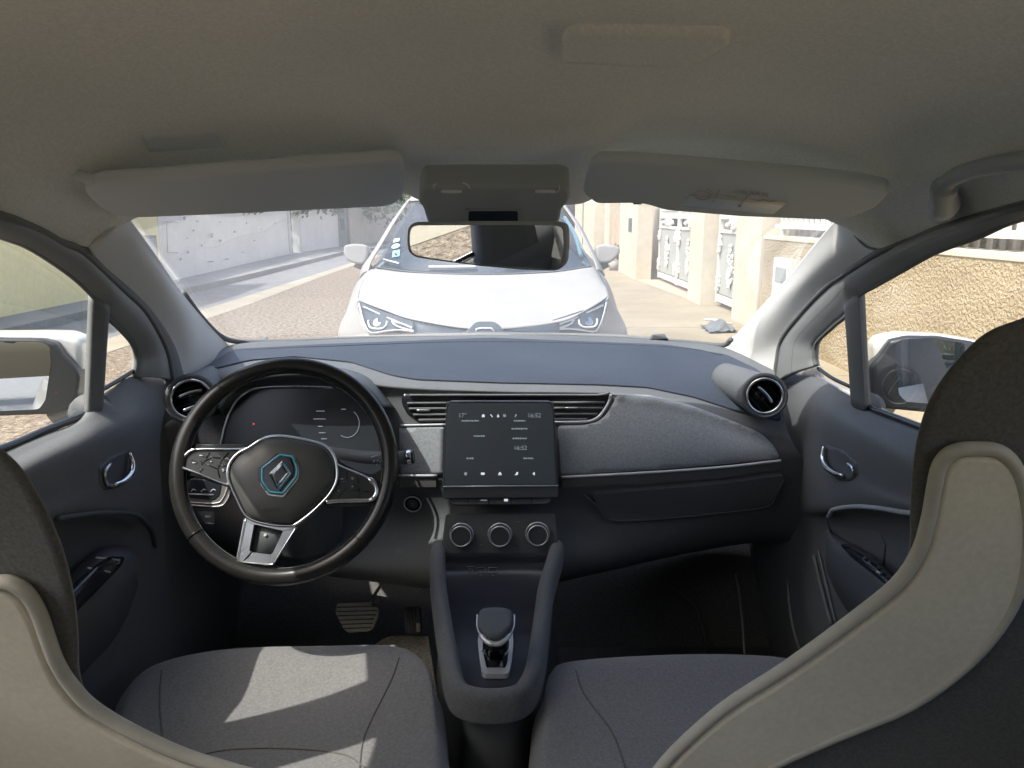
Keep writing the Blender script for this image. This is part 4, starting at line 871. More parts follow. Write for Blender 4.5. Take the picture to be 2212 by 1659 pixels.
# panes
def pane(top, bot, dr):
    v = [PX(*p) for p in top] + [PX(*p) for p in bot]; k = len(top)
    mk('window_pane', v, [(i, i + 1, k + i + 1, k + i) for i in range(k - 1)], M['sideglass'], dr)
pane([(-330, 425, -.63), (-150, 452, -.635), (0, 505, -.645), (109, 562, -.655), (195, 635, -.668)], [(-330, 1075, -.70), (-150, 1025, -.70), (0, 985, -.70), (95, 942, -.70), (190, 902, -.70)], door1)
pane([(215, 670, -.672), (255, 708, -.68), (290, 745, -.686), (300, 775, -.69)], [(205, 860, -.696), (240, 840, -.696), (290, 812, -.696), (302, 800, -.696)], door1)
pane([(2520, 425, .622), (2350, 442, .626), (2212, 468, .63), (1955, 580, .64), (1862, 636, .645)], [(2520, 1150, .658), (2350, 1085, .658), (2120, 990, .658), (1989, 935, .658), (1874, 892, .658)], door2)
pane([(1838, 674, .646), (1806, 700, .648), (1769, 736, .652), (1755, 770, .656)], [(1848, 850, .658), (1806, 830, .658), (1769, 812, .658), (1752, 800, .658)], door2)
# handles
def handle(D, dr, flip, pts, m1, m2, cen):
    rec = drape('handle_recess', D, rnd_poly(pts, 6), .001, M['black'], dr, step=8)
    tube('door_handle', [D.at(x, y, o) for x, y, o in m1], [.003 + .0025 * math.sin(i / 19 * 3.1) for i in range(20)], M['chrome'], dr, ns=20, n=10)
    tube('handle_trim', [D.at(x, y, .004) for x, y in m2], .0032, M['satin'], dr, ns=12, n=8)
handle(D1, door1, False, [(212, 1010), (240, 985), (276, 972), (280, 1020), (262, 1050), (225, 1060), (214, 1045)],
       [(272, 978, .006), (274, 1000, .010), (268, 1022, .012), (254, 1040, .010), (238, 1048, .006)], [(233, 1002), (221, 1020), (226, 1046), (240, 1050)], None)
handle(D2, door2, True, [(1782, 960), (1820, 972), (1852, 1000), (1854, 1025), (1838, 1040), (1810, 1038), (1786, 1010)],
       [(1786, 964, .006), (1788, 988, .010), (1797, 1008, .012), (1812, 1022, .010), (1828, 1028, .006)], [(1836, 1002), (1847, 1012), (1846, 1030)], None)
# armrests
def arm(D, dr, rows, face, xin, btn):
    o = surf('armrest', [[PX(*p) for p in r] for r in rows], M['black'], dr, nu=30, nv=20)
    A = Skin(o)
    f = drape('switch_panel', A, rnd_poly(face, 6), .002, M['gloss'], o, step=10)
    for b in btn: tube('window_switch', [A.at(*p, .004) for p in b], .0016, M['silver'], o, n=6)
    return o
arm(D1, door1, [[(-400, 1520, -.68), (60, 1330, -.68), (140, 1250, -.68), (200, 1195, -.68), (240, 1178, -.68), (278, 1182, -.68), (295, 1195, -.68)],
                [(-400, 1560, -.62), (60, 1370, -.62), (140, 1285, -.625), (200, 1228, -.625), (240, 1205, -.63), (275, 1200, -.64), (294, 1210, -.66)],
                [(-400, 1640, -.60), (60, 1450, -.60), (150, 1340, -.61), (215, 1275, -.615), (255, 1240, -.62), (280, 1218, -.635), (294, 1222, -.66)],
                [(-400, 1700, -.61), (60, 1510, -.61), (155, 1400, -.62), (225, 1325, -.625), (268, 1280, -.63), (288, 1245, -.64), (296, 1240, -.665)],
                [(-400, 1800, -.685), (60, 1600, -.685), (165, 1470, -.685), (240, 1390, -.685), (275, 1330, -.685), (294, 1280, -.685), (299, 1260, -.685)]],
    [(235, 1203), (268, 1205), (262, 1222), (165, 1322), (100, 1380), (60, 1360), (140, 1278), (200, 1225)], -.62, [[(208, 1210), (252, 1213)], [(190, 1232), (232, 1237)]])
arm(D2, door2, [[(1786, 1120, .642), (1800, 1150, .642), (1840, 1175, .642), (1900, 1215, .642), (2000, 1290, .642), (2500, 1520, .642)],
                [(1786, 1160, .625), (1802, 1178, .605), (1840, 1192, .595), (1890, 1225, .585), (1975, 1290, .58), (2500, 1560, .58)],
                [(1784, 1190, .62), (1796, 1205, .60), (1825, 1230, .588), (1870, 1270, .578), (1940, 1335, .57), (2500, 1640, .56)],
                [(1784, 1220, .625), (1798, 1245, .61), (1825, 1280, .60), (1865, 1320, .59), (1930, 1370, .58), (2500, 1700, .57)],
                [(1788, 1240, .645), (1806, 1280, .645), (1830, 1320, .645), (1865, 1360, .645), (1930, 1420, .645), (2500, 1800, .645)]],
    [(1815, 1178), (1842, 1176), (1890, 1205), (1985, 1290), (1970, 1310), (1900, 1252), (1840, 1205)], .6, [[(1898, 1238), (1906, 1242)]])
# door pocket ledges
dtube('panel_ledge', D1, [(118, 1118), (170, 1110), (230, 1106), (290, 1112), (322, 1140), (333, 1180)], .004, M['black'], door1, off=.004, ns=40)
dtube('panel_ledge', D2, [(1790, 1112), (1805, 1098), (1850, 1092), (1900, 1095), (1980, 1108)], .004, M['melange'], door2, off=.003, ns=40)
# grab handle on the roof rail
gh = [(2032, 452, .595), (2040, 440, .565), (2038, 415, .55), (2048, 392, .545), (2085, 372, .545), (2140, 358, .545), (2212, 348, .55), (2400, 340, .56)]
grab = tube('grab_handle', [PX(*p) for p in gh], [.019] * 8 + [.016] * 10 + [.0105] * 30, M['ocon'], car, ns=48, n=16)
# ================================================================ windscreen
wrows = [[PX(262, 450, -.592), P(700, 430, 1.36), P(1106, 440, 1.45), P(1500, 440, 1.44), PX(1816, 460, .578)],
         [PX(384, 622, -.655), P(700, 600, 1.72), P(1080, 590, 1.80), P(1420, 600, 1.76), PX(1700, 602, .61)],
         [P(500, 752, 1.93), P(700, 742, 2.07), P(1060, 730, 2.14), P(1420, 742, 2.06), P(1575, 760, 1.95)]]
surf('windscreen', wrows, M['glass'], car, nu=30, nv=24)
# ================================================================ outer shell so that light enters only through the glass
shell = []
zr = 1.60
def quadstrip(name, rows, m, parent=car, nu=30, nv=12, solid=.02): return surf(name, [[V(p) for p in r] for r in rows], m, parent, nu=nu, nv=nv, solid=solid)
roof = surf('roof', [[V((x, y, z + .05 - .16 * abs(x / .66) ** 4)) for x in (-.66, -.5, -.25, 0, .25, .5, .64)] for y, z in ((-1.45, 1.45), (-.8, 1.57), (0, 1.61), (.6, 1.60), (.9, 1.565), (1.1, 1.53), (1.25, 1.495))], M['white'], car, nu=40, nv=30, solid=.01)
# B pillars, rear doors, tail
for s_, X in ((-1, -.67), (1, .64)):
    xb = X
    pil = surf('door_pillar', [[V((xb * .93, .82, 1.50)), V((xb * .93, .70, 1.50))], [V((xb, .84, 1.10)), V((xb, .69, 1.10))], [V((xb * 1.03, .86, .9)), V((xb * 1.03, .64, .9))], [V((xb * 1.04, .86, .25)), V((xb * 1.04, .6, .25))]], M['dash'], car, nu=6, nv=14, solid=.05)
    rd = surf('rear_door', [[V((xb * 1.03, y, 1.03 + .03 * (y < -.4))) for y in (.70, .3, -.2, -.8)], [V((xb * 1.04, y, .8)) for y in (.70, .3, -.2, -.8)], [V((xb * 1.04, y, .28)) for y in (.70, .3, -.2, -.8)]], M['black'], car, nu=12, nv=10, solid=.05)
    rd['label'] = 'rear door behind the ' + ('driver' if s_ < 0 else 'passenger')
    mk('window_pane', [V((xb * .93, .70, 1.48)), V((xb * .93, -.85, 1.42)), V((xb * 1.04, -.8, 1.05)), V((xb * 1.04, .70, 1.03))], [(0, 1, 2, 3)], M['sideglass'], rd)
    surf('rear_pillar', [[V((xb * .92, -.95, 1.43)), V((xb * .88, -1.4, 1.36))], [V((xb * 1.0, -.72, 1.08)), V((xb * .96, -1.55, 1.08))], [V((xb * 1.03, -.78, .3)), V((xb * 1.0, -1.55, .3))]], M['dash'], car, nu=10, nv=12, solid=.03)
surf('tailgate', [[V((x, -1.55, 1.08)) for x in (-.66, 0, .63)], [V((x, -1.62, .8)) for x in (-.66, 0, .63)], [V((x, -1.6, .3)) for x in (-.66, 0, .63)]], M['black'], car, nu=10, nv=10, solid=.03)
mk('rear_window', [V((-.52, -1.4, 1.38)), V((.5, -1.4, 1.38)), V((.58, -1.6, 1.08)), V((-.6, -1.6, 1.08))], [(0, 1, 2, 3)], M['sideglass'], car)
rb = surf('rear_bench', [[V((x, -.75, 1.02 - .06 * abs(x))) for x in (-.62, -.3, 0, .3, .6)], [V((x, -.70, .95)) for x in (-.62, -.3, 0, .3, .6)], [V((x, -.62, .66)) for x in (-.62, -.3, 0, .3, .6)], [V((x, -.20, .62)) for x in (-.62, -.3, 0, .3, .6)], [V((x, -.12, .56)) for x in (-.62, -.3, 0, .3, .6)], [V((x, -.12, .32)) for x in (-.62, -.3, 0, .3, .6)]], M['seatcloth'], car, nu=30, nv=40, solid=.08, offset=-1)
surf('parcel_shelf', [[V((x, -.78, 1.0)) for x in (-.6, 0, .58)], [V((x, -1.5, 1.04)) for x in (-.6, 0, .58)]], M['black'], car, nu=4, nv=4, solid=.02)
# bonnet, wings and nose, below the sight line over the dash
surf('bonnet', [[V((x, 2.15 - .1 * abs(x), .98 - .05 * x * x)) for x in (-.72, -.4, 0, .4, .70)], [V((x, 2.55, .93 - .10 * x * x)) for x in (-.76, -.4, 0, .4, .74)], [V((x, 2.95 - .1 * abs(x), .80 - .12 * x * x)) for x in (-.78, -.4, 0, .4, .76)], [V((x, 3.12 - .2 * abs(x), .66)) for x in (-.78, -.4, 0, .4, .76)], [V((x, 3.14 - .2 * abs(x), .30)) for x in (-.78, -.4, 0, .4, .76)]], M['white'], car, nu=40, nv=30, solid=.01)
for s_, X in ((-1, -.80), (1, .76)):
    w = surf('front_wing', [[V((X * .94, 1.75, 1.02)), V((X * .94, 2.2, .95)), V((X * .97, 2.6, .88)), V((X * .98, 3.0, .72))], [V((X, 1.75, .8)), V((X, 2.2, .8)), V((X * 1.03, 2.6, .78)), V((X, 3.0, .62))], [V((X, 1.75, .25)), V((X, 1.95, .25)), V((X * 1.03, 2.25, .66)), V((X, 3.0, .28))]], M['white'], car, nu=20, nv=16, solid=.01)
    ds = surf('door_skin', [[V((X * .93, y, 1.0)) for y in (-1.5, -.4, .4, 1.2, 1.75)], [V((X * 1.02, y, .75)) for y in (-1.5, -.4, .4, 1.2, 1.75)], [V((X * .98, y, .22)) for y in (-1.5, -.4, .4, 1.2, 1.75)]], M['white'], car, nu=20, nv=10, solid=.008)
def wheel_obj(c, parent, r=.31, ww=.19, steer=0):
    v, f = tube_geo(circle_pts(c, (1, 0, 0), r - .06, 48), .075, closed=True, n=12); 
    t = mk('car_wheel', [c + V(((q.x - c.x) * 1.25, q.y - c.y, q.z - c.z)) for q in v], f, M['rubber'], parent)
    parts = [disc_geo(c, (1, 0, 0), r * .62, -.06, .06, 36)]
    v, f = join(parts); mk('wheel_rim', v, f, M['satin'], t)
    return t
for x in (-.72, .68):
    for y in (2.45, -.95): wheel_obj(V((x, y, .31)), car)
# ================================================================ door mirrors of this car
def door_mirror(px_glass, px_in, Ym, shell_px, side, n, arm_to, label):
    c = Ym; pl = Plane(c, n)
    sh = plate('door_mirror', pl, rnd_poly(px_in, 8), -.05, .012, M['housing'], car, bevel=.012, seg=4); sh['label'] = label
    plate('mirror_shell', pl, rnd_poly(shell_px, 14), -.13, -.02, M['white'], sh, bevel=.035, seg=5)
    g = [pl.hit(*p, .0125) for p in rnd_poly(px_glass, 7)]
    mk('mirror_glass', g, [tuple(range(len(g)))], M['mirror'], sh, smooth=False)
    tube('mirror_arm', arm_to, [.035, .03, .03], M['black'], sh, n=14)
door_mirror([(-140, 745), (-60, 735), (0, 738), (87, 738), (107, 747), (110, 785), (98, 865), (84, 884), (0, 888), (-90, 880), (-135, 840)],
            [(-160, 740), (-70, 725), (0, 730), (91, 731), (124, 740), (140, 766), (160, 785), (176, 810), (170, 857), (156, 879), (112, 893), (0, 897), (-100, 892), (-155, 850)],
            PX(60, 810, -.86), [(-165, 745), (-80, 722), (0, 722), (60, 721), (127, 722), (162, 735), (170, 752), (172, 800), (160, 845), (130, 866), (0, 876), (-110, 868), (-165, 840)], -1, V((.30, -1, .08)), [PX(140, 880, -.84), PX(185, 890, -.78), PX(200, 885, -.70)], 'driver side door mirror with white cap')
door_mirror([(1933, 746), (1946, 733), (2020, 730), (2085, 742), (2140, 760), (2150, 800), (2130, 850), (2080, 872), (2009, 872), (1958, 868), (1942, 853), (1936, 800)],
            [(1908, 752), (1920, 734), (1960, 726), (2030, 727), (2100, 738), (2160, 752), (2170, 800), (2150, 860), (2090, 886), (2000, 890), (1895, 880), (1878, 850), (1876, 790), (1895, 770)],
            PX(2010, 800, .84), [(1888, 745), (1905, 730), (1955, 722), (2050, 727), (2110, 737), (2170, 752), (2180, 800), (2160, 850), (2090, 862), (2000, 864), (1910, 850), (1890, 815)], 1, V((-.33, -1, .08)), [PX(1900, 870, .80), PX(1880, 880, .74), PX(1865, 880, .67)], 'passenger side door mirror with white cap')
# ================================================================ street
X = {}
X['road'] = mat('road_aggregate', (.09, .07, .052), .9, col2=(.34, .275, .21), vscale=20, fine=(70, .5), bump=.7, bscale=60, spec=.2)
X['asphalt'] = mat('grey_asphalt', (.16, .165, .17), .9, col2=(.22, .22, .22), vscale=3, fine=(60, .2), bump=.4, bscale=80)
X['concrete'] = mat('pale_concrete', (.32, .28, .21), .85, col2=(.38, .335, .265), vscale=1.6, fine=(30, .08), bump=.2, bscale=60)
X['pave'] = mat('grey_pavement', (.22, .22, .21), .9, col2=(.27, .27, .26), vscale=1.3, fine=(30, .12), bump=.3, bscale=60)
X['pavecream'] = mat('cream_pavement', (.24, .205, .145), .88, col2=(.31, .265, .19), vscale=.9, fine=(25, .07), bump=.2, bscale=50)
X['yellow'] = mat('yellow_render', (.84, .73, .38), .9, col2=(.88, .78, .45), vscale=1.1, fine=(14, .04), bump=.35, bscale=90)
X['whitewall'] = mat('white_render', (.76, .73, .67), .9, col2=(.83, .80, .74), vscale=1.3, fine=(10, .05), bump=.25, bscale=70)
X['greywall'] = mat('grey_beige_render', (.50, .44, .36), .9, col2=(.58, .52, .43), vscale=1.5, fine=(10, .06), bump=.25, bscale=70)
X['cream'] = mat('cream_render', (.52, .46, .36), .85, col2=(.58, .53, .43), vscale=1.0, fine=(8, .04), bump=.15, bscale=60)
X['ironwhite'] = mat('white_gate_paint', (.64, .64, .60), .45)
X['irongrey'] = mat('grey_gate_sheet', (.36, .38, .35), .5, var=.04, vscale=4)
X['dark'] = mat('dark_metal', (.09, .10, .11), .6)
X['stain'] = mat('wall_stain', (.33, .32, .31), .95, var=.2, vscale=30)
X['brown'] = mat('brown_render', (.42, .31, .22), .9, col2=(.5, .38, .28), vscale=5, bump=.3, bscale=60)
X['facade'] = mat('brown_facade', (.20, .165, .13), .9, col2=(.28, .24, .20), vscale=2, aniso=(1, 1, .1))
X['screen'] = mat('reed_screen', (.09, .085, .075), .9, col2=(.26, .24, .21), vscale=9, aniso=(1, 1, .02))
X['leaf'] = mat('leaf_green', (.035, .075, .025), .6, col2=(.08, .14, .045), vscale=7)
X['leafdry'] = mat('dry_leaf', (.17, .16, .10), .8, col2=(.26, .25, .16), vscale=9)
X['bark'] = mat('bark', (.12, .10, .08), .9, var=.25, vscale=20, bump=.6, bscale=30)
X['pole'] = mat('pole_concrete', (.22, .25, .25), .8, var=.1, vscale=6)
X['bag'] = mat('dark_plastic_bag', (.13, .145, .155), .4, bump=.5, bscale=30)
# roughcast wall: strong displaced stucco
m, nt, b = new_mat('roughcast_render')
geo = nt.nodes.new('ShaderNodeNewGeometry')
n1 = nt.nodes.new('ShaderNodeTexNoise'); n1.inputs['Scale'].default_value = 44; n1.inputs['Detail'].default_value = 4; n1.inputs['Distortion'].default_value = .4
n2 = nt.nodes.new('ShaderNodeTexNoise'); n2.inputs['Scale'].default_value = 1.2
nt.links.new(geo.outputs['Position'], n1.inputs['Vector']); nt.links.new(geo.outputs['Position'], n2.inputs['Vector'])
r = nt.nodes.new('ShaderNodeValToRGB'); r.color_ramp.elements[0].color = (.37, .30, .195, 1); r.color_ramp.elements[1].color = (.46, .38, .255, 1)
r.color_ramp.elements[0].position = .35; r.color_ramp.elements[1].position = .65
nt.links.new(n2.outputs['Fac'], r.inputs['Fac']); nt.links.new(r.outputs['Color'], b.inputs['Base Color']); b.inputs['Roughness'].default_value = .95; b.inputs['Specular IOR Level'].default_value = .1
cr2 = nt.nodes.new('ShaderNodeValToRGB'); cr2.color_ramp.elements[0].position = .36; cr2.color_ramp.elements[1].position = .66
nt.links.new(n1.outputs['Fac'], cr2.inputs['Fac'])
bp = nt.nodes.new('ShaderNodeBump'); bp.inputs['Strength'].default_value = 1.0; bp.inputs['Distance'].default_value = .012
nt.links.new(cr2.outputs['Color'], bp.inputs['Height']); nt.links.new(bp.outputs['Normal'], b.inputs['Normal']); X['rough'] = m

def sheet(name, pts, z, m, kind='structure', th=0):
    k = len(pts); v = [(x, y, z) for x, y in pts]; f = [tuple(range(k))]
    if th: v += [(x, y, z - th) for x, y in pts]; f += [(i, (i + 1) % k, k + (i + 1) % k, k + i) for i in range(k)]
    o = mk(name, v, f, m, smooth=False); o['kind'] = kind; return o
sheet('ground', [(-60, -40), (60, -40), (60, 90), (-60, 90)], -.02, X['asphalt'])
sheet('road', [(-3.98, -14), (1.15, -14), (1.15, 13), (1.3, 22), (2.6, 34), (6, 46), (2, 48), (-2.5, 40), (-4.6, 28), (-4.4, 18), (-4.15, 12)], -.0, X['road'])
sheet('gutter', [(-4.55, -14), (-3.98, -14), (-4.15, 12), (-4.4, 18), (-4.6, 28), (-4.9, 28), (-4.7, 18), (-4.6, 12)], .004, X['concrete'])
sheet('roadside_strip', [(-5.75, -14), (-4.55, -14), (-4.6, 12), (-4.7, 18), (-4.9, 28), (-3.0, 41), (-4.6, 42), (-6.1, 28), (-5.85, 18), (-5.78, 12)], .0, X['asphalt'])
sheet('left_pavement', [(-6.9, -14), (-5.75, -14), (-5.78, 12), (-5.85, 18), (-6.1, 28), (-4.6, 42), (-6.5, 44), (-7.9, 28), (-7.3, 18), (-6.9, 12)], .11, X['pave'], th=.14)
sheet('right_pavement', [(1.15, -14), (3.6, -14), (3.6, 40), (2.2, 40), (1.5, 26), (1.15, 14)], .02, X['pavecream'], th=.05)
for y in (6.5, 9.4, 12.4, 15.6, 19.5):
    box('pavement_joint', (1.25, y, .0205), (3.2, y + .012, .0235), X['concrete'])['kind'] = 'structure'
# ---- left side
def wall_run(name, pts, z0, z1, th, m, label=None, cat='wall', group=None):
    """wall along a ground line, thick to the outside (-x)"""
    k = len(pts); v = []
    for x, y in pts: v += [(x, y, z0), (x, y, z1), (x - th, y, z1), (x - th, y, z0)]
    f = [(4 * i + a, 4 * i + (a + 1) % 4, 4 * i + 4 + (a + 1) % 4, 4 * i + 4 + a) for i in range(k - 1) for a in range(4)] + [(0, 1, 2, 3), (4 * k - 4, 4 * k - 3, 4 * k - 2, 4 * k - 1)]
    o = mk(name, v, f, m, smooth=False, base=True)
    if label: tag(o, label, cat, group)
    return o
yb = wall_run('garden_wall', [(-6.42, -12), (-6.45, 6), (-6.5, 12), (-6.72, 14.9)], 0, 3.1, .25, X['yellow'], 'tall pale yellow rendered wall beside the pavement, shaded, seen through the driver window', 'wall')
mb = thing('meter_cabinet', 'narrow dark grey meter cabinet set against the end of the yellow wall', 'cabinet', (-6.66, 14.2, 0))
box('cabinet_body', (-6.74, 13.95, .02), (-6.56, 14.45, 1.02), X['dark'], mb, bevel=.01); box('cabinet_door', (-6.56, 13.99, .08), (-6.548, 14.41, .97), X['pole'], mb)
ww = wall_run('garden_wall', [(-6.72, 14.92), (-6.95, 18), (-7.35, 23), (-7.55, 26.4)], 0, 1.62, .2, X['whitewall'], 'long low white rendered wall with black marks, left of the parked white car', 'wall')
def wx(px, py): # point on the face of the white wall
    return plane3(V((-6.72, 14.92, 0)), V((-7.55, 26.4, 0)), V((-6.72, 14.92, 1))).hit(px, py)
random.seed(11)
wpl = plane3(V((-6.72, 14.92, 0)), V((-7.5, 26.4, 0)), V((-6.72, 14.92, 1)))
for (x, y, rx, ry) in ((392, 472, 4, 10), (420, 478, 4, 4), (412, 498, 3, 6), (398, 515, 3, 4), (470, 480, 4, 3), (452, 508, 9, 12), (470, 520, 7, 8), (430, 530, 4, 5), (502, 500, 4, 6), (528, 482, 3, 3), (560, 495, 2, 3), (590, 482, 2, 2), (400, 545, 6, 5), (384, 560, 4, 6), (545, 520, 3, 3), (620, 480, 2, 2), (450, 565, 14, 3), (485, 560, 16, 3), (520, 545, 8, 1.5)):
    k = random.randint(7, 10); pts = [(x + rx * math.cos(6.283 * i / k) * random.uniform(.25, .62), y + ry * math.sin(6.283 * i / k) * random.uniform(.3, .62)) for i in range(k)]
    plate('wall_mark', wpl, pts, .05, .064, X['stain'], ww, smooth=False)
tube('wall_line', [wpl.hit(x, y, .058) for x, y in ((384, 480), (360, 479), (362, 545), (385, 546))], .012, X['greywall'], ww, n=4)
sg = thing('garden_doorway', 'narrow white framed garden doorway with sunlit steps between the white walls', 'doorway', (-7.6, 27, 0))
box('door_post', (-7.72, 26.42, 0), (-7.5, 26.62, 2.1), X['ironwhite'], sg); box('door_post', (-7.75, 27.6, 0), (-7.5, 27.9, 2.1), X['ironwhite'], sg); box('lintel', (-7.74, 26.62, 1.86), (-7.5, 27.6, 2.1), X['ironwhite'], sg)
box('door_bars', (-7.64, 26.95, .1), (-7.60, 27.0, 1.8), X['dark'], sg)
for i in range(6): box('step', (-9.6 - .1 * i, 26.6 + .3 * i, .1 + .18 * i), (-8.2, 26.95 + .3 * i, .28 + .18 * i), X['yellow'], sg)
wall_run('garden_wall', [(-7.55, 27.9), (-7.35, 33.2)], 0, 1.75, .2, X['whitewall'], 'short white wall beyond the garden doorway, ending at the dark pole', 'wall')
wall_run('garden_wall', [(-7.3, 33.7), (-6.3, 40)], 0, 2.2, .2, X['greywall'], 'grey beige wall behind the other car\'s door mirror', 'wall')
wall_run('garden_wall', [(-6.3, 40.1), (-3.0, 49)], 0, 2.3, .2, X['greywall'], 'farthest beige wall where the street bends, under the trees', 'wall')
up = thing('utility_pole', 'dark grey square utility pole between the far garden walls', 'pole', (-7.1, 33.4, 0))
box('shaft', (-7.35, 33.2, 0), (-6.98, 33.5, 6.5), X['pole'], up)
for z in (.8, 1.5, 2.2, 2.9): box('recess', (-7.25, 33.185, z), (-7.08, 33.2, z + .45), X['dark'], up)
tube('cable_pipe', [V((-6.92, 33.3, 0)), V((-6.92, 33.3, 6))], .045, X['concrete'], up)

def crown_geo(c, R, n, leaf, seed, squash=.8):
    rnd = random.Random(seed); V_, F_ = [], []
    lobes = [(V((rnd.gauss(0, .5) * R[0], rnd.gauss(0, .5) * R[1], rnd.gauss(0, .45) * R[2])), rnd.uniform(.3, .55)) for _ in range(14)]
    for i in range(n):
        lc, lr = rnd.choice(lobes); d = V((rnd.gauss(0, 1), rnd.gauss(0, 1), rnd.gauss(0, 1))).normalized() * (rnd.random() ** .4)
        p = V(c) + lc + V((d.x * R[0], d.y * R[1], d.z * R[2])) * lr
        a = V((rnd.gauss(0, 1), rnd.gauss(0, 1), rnd.gauss(0, .7))).normalized(); b_ = a.orthogonal().normalized(); b_.rotate(Matrix.Rotation(rnd.uniform(0, 6.28), 3, a))
        s = leaf * rnd.uniform(.6, 1.3); e = a.cross(b_) * s * .45; b_ = b_ * s; k = len(V_)
        V_ += [p - b_, p + e, p + b_, p - e]; F_.append((k, k + 1, k + 2, k + 3))
    return V_, F_
def tree(name, label, x, y, h, R, n, leaf, seed, m='leaf', group='trees beyond the garden walls'):
    t = thing(name, label, 'tree', (x, y, 0), group)
    zc_ = h - R[2] * .8; rnd = random.Random(seed)
    tube('trunk', [V((x, y, 0)), V((x + .1, y, zc_ * .5)), V((x - .05, y + .05, zc_))], [.16, .13, .09], X['bark'], t)
    parts = []
    for i in range(6):
        a = rnd.uniform(0, 6.28); parts.append(tube_geo([V((x, y, zc_ * .75)), V((x + math.cos(a) * R[0] * .4, y + math.sin(a) * R[1] * .4, zc_)), V((x + math.cos(a) * R[0] * .7, y + math.sin(a) * R[1] * .7, zc_ + R[2] * .4))], [.06, .04, .015], n=6))
    v, f = join(parts); mk('limbs', v, f, X['bark'], t)
    v, f = crown_geo((x, y, zc_), R, n, leaf, seed); mk('crown', v, f, X[m], t, smooth=False); return t
TR = [('broadleaf_tree', 'dark green tree just past the white doorway, left of the dark pole', -9.6, 31, 3.9, (2.6, 2.8, 1.9), 3500, .16, 3),
      ('broadleaf_tree', 'green tree right of the dark pole above the beige wall', -8.2, 37.5, 4.4, (2.6, 2.8, 2.1), 3500, .17, 4),
      ('broadleaf_tree', 'far tree beside the other car\'s roof edge, yellowish green', -5.2, 46.5, 5.4, (3.4, 2.6, 2.7), 3500, .18, 5),
      ('broadleaf_tree', 'thin foliage over the middle of the long white wall', -9.2, 24.8, 3.6, (1.4, 1.8, 1.3), 1500, .14, 6)]
for a in TR: tree(*a)
for nm, lab, c_, R_, n_, sd in (('hedge', 'dark ivy hedge spilling over the short white wall beside the pole', (-8.0, 30.6, 2.15), (.9, 3.4, .75), 5200, 31), ('hedge', 'grey green hedge above the beige wall right of the pole', (-7.5, 37.0, 2.7), (.9, 4.2, .8), 5200, 32), ('hedge', 'sparse creeper on top of the long white wall', (-7.25, 19.5, 1.62), (.25, 3.0, .22), 500, 33)):
    h_ = thing(nm, lab, 'hedge', (c_[0], c_[1], 0), 'greenery along the left walls')
    rnd = random.Random(sd); V_, F_ = [], []
    for i in range(n_):
        p = V((c_[0] + rnd.uniform(-1, 1) * R_[0], c_[1] + rnd.uniform(-1, 1) * R_[1], 0)); p.z = c_[2] + rnd.uniform(-1, 1) * R_[2] * (.75 + .35 * math.sin(p.y * 2.1) * math.cos(p.y * .9))
        a = V((rnd.gauss(0, 1), rnd.gauss(0, 1), rnd.gauss(0, 1))).normalized(); t_ = a.orthogonal().normalized() * .09 * rnd.uniform(.6, 1.3); e = a.cross(t_) * .5; k = len(V_)
        V_ += [p - t_, p + e, p + t_, p - e]; F_.append((k, k + 1, k + 2, k + 3))
    mk('foliage', V_, F_, X['leaf'], h_, smooth=False); tube('stems', [V((c_[0], c_[1] - R_[1] * .8, 0)), V((c_[0], c_[1], c_[2] - .2)), V((c_[0], c_[1] + R_[1] * .8, c_[2] - .1))], .04, X['bark'], h_, ns=12)
# trees that stand behind the camera; the door mirrors show them
tree('broadleaf_tree', 'dark tree far behind the car, reflected in the passenger door mirror', 2.4, -10, 5.2, (2.8, 2.4, 2.6), 3500, .2, 8, group='trees behind the car')
tree('broadleaf_tree', 'dark tree far behind the car, reflected in the driver door mirror', -3.4, -10, 5.4, (3.2, 2.4, 2.7), 3500, .2, 9, group='trees behind the car')
tree('broadleaf_tree', 'tree closing the street behind the car', -1.4, -20, 6.8, (3.6, 3, 3.0), 3000, .2, 10, group='trees behind the car')
# ---- right side: roughcast wall with railing
rw = thing('roughcast_wall', 'ochre roughcast wall with smooth cream coping beside the right pavement', 'wall', (3.05, 3, 0))
box('wall_body', (2.96, -4, 0), (3.2, 9.15, 1.10), X['rough'], rw, base=True); box('coping', (2.95, -4, 1.10), (3.22, 9.2, 1.145), X['cream'], rw, bevel=.006)
rl = thing('railing', 'white metal railing with flat balusters and scrolls on the roughcast wall', 'railing', (3.08, 3, 1.145))
box('lower_rail', (3.05, -4, 1.225), (3.12, 9.1, 1.275), X['ironwhite'], rl); box('top_rail', (3.05, -4, 2.05), (3.12, 9.1, 2.10), X['ironwhite'], rl)
for y in (0.2, 2.2, 3.95, 4.62, 6.6, 8.9): box('rail_foot', (3.06, y, 1.145), (3.11, y + .04, 1.225), X['ironwhite'], rl)
bal = []; y = 4.72
while y < 9.0: bal.append(y); y += .145
y = 3.85
while y > -3.8: bal.append(y); y -= .145
for y in bal: box('baluster', (3.07, y, 1.275), (3.10, y + .052, 2.05), X['ironwhite'], rl)
def scroll(cy, cz, s, mir):
    pts = []
    for i in range(34):
        a = i / 33 * 2.2 * math.pi; r = s * (.30 * (1 - i / 33 * .75)); pts.append(V((3.085, cy + mir * (s * .22 - r * math.cos(a) * 1.0), cz + s * .45 + r * math.sin(a))))
    lead = [V((3.085, cy + mir * s * .55, cz)), V((3.085, cy + mir * s * .2, cz + s * .03)), V((3.085, cy - mir * s * .06, cz + s * .22))]
    return tube_geo(spline(lead + pts, 60), .018, n=8, flat=((1, 0, 0), .7))
for cy in (4.15, 4.42):
    v, f = scroll(cy, 1.29, .5, 1 if cy < 4.3 else -1); mk('scroll', v, f, X['ironwhite'], rl)
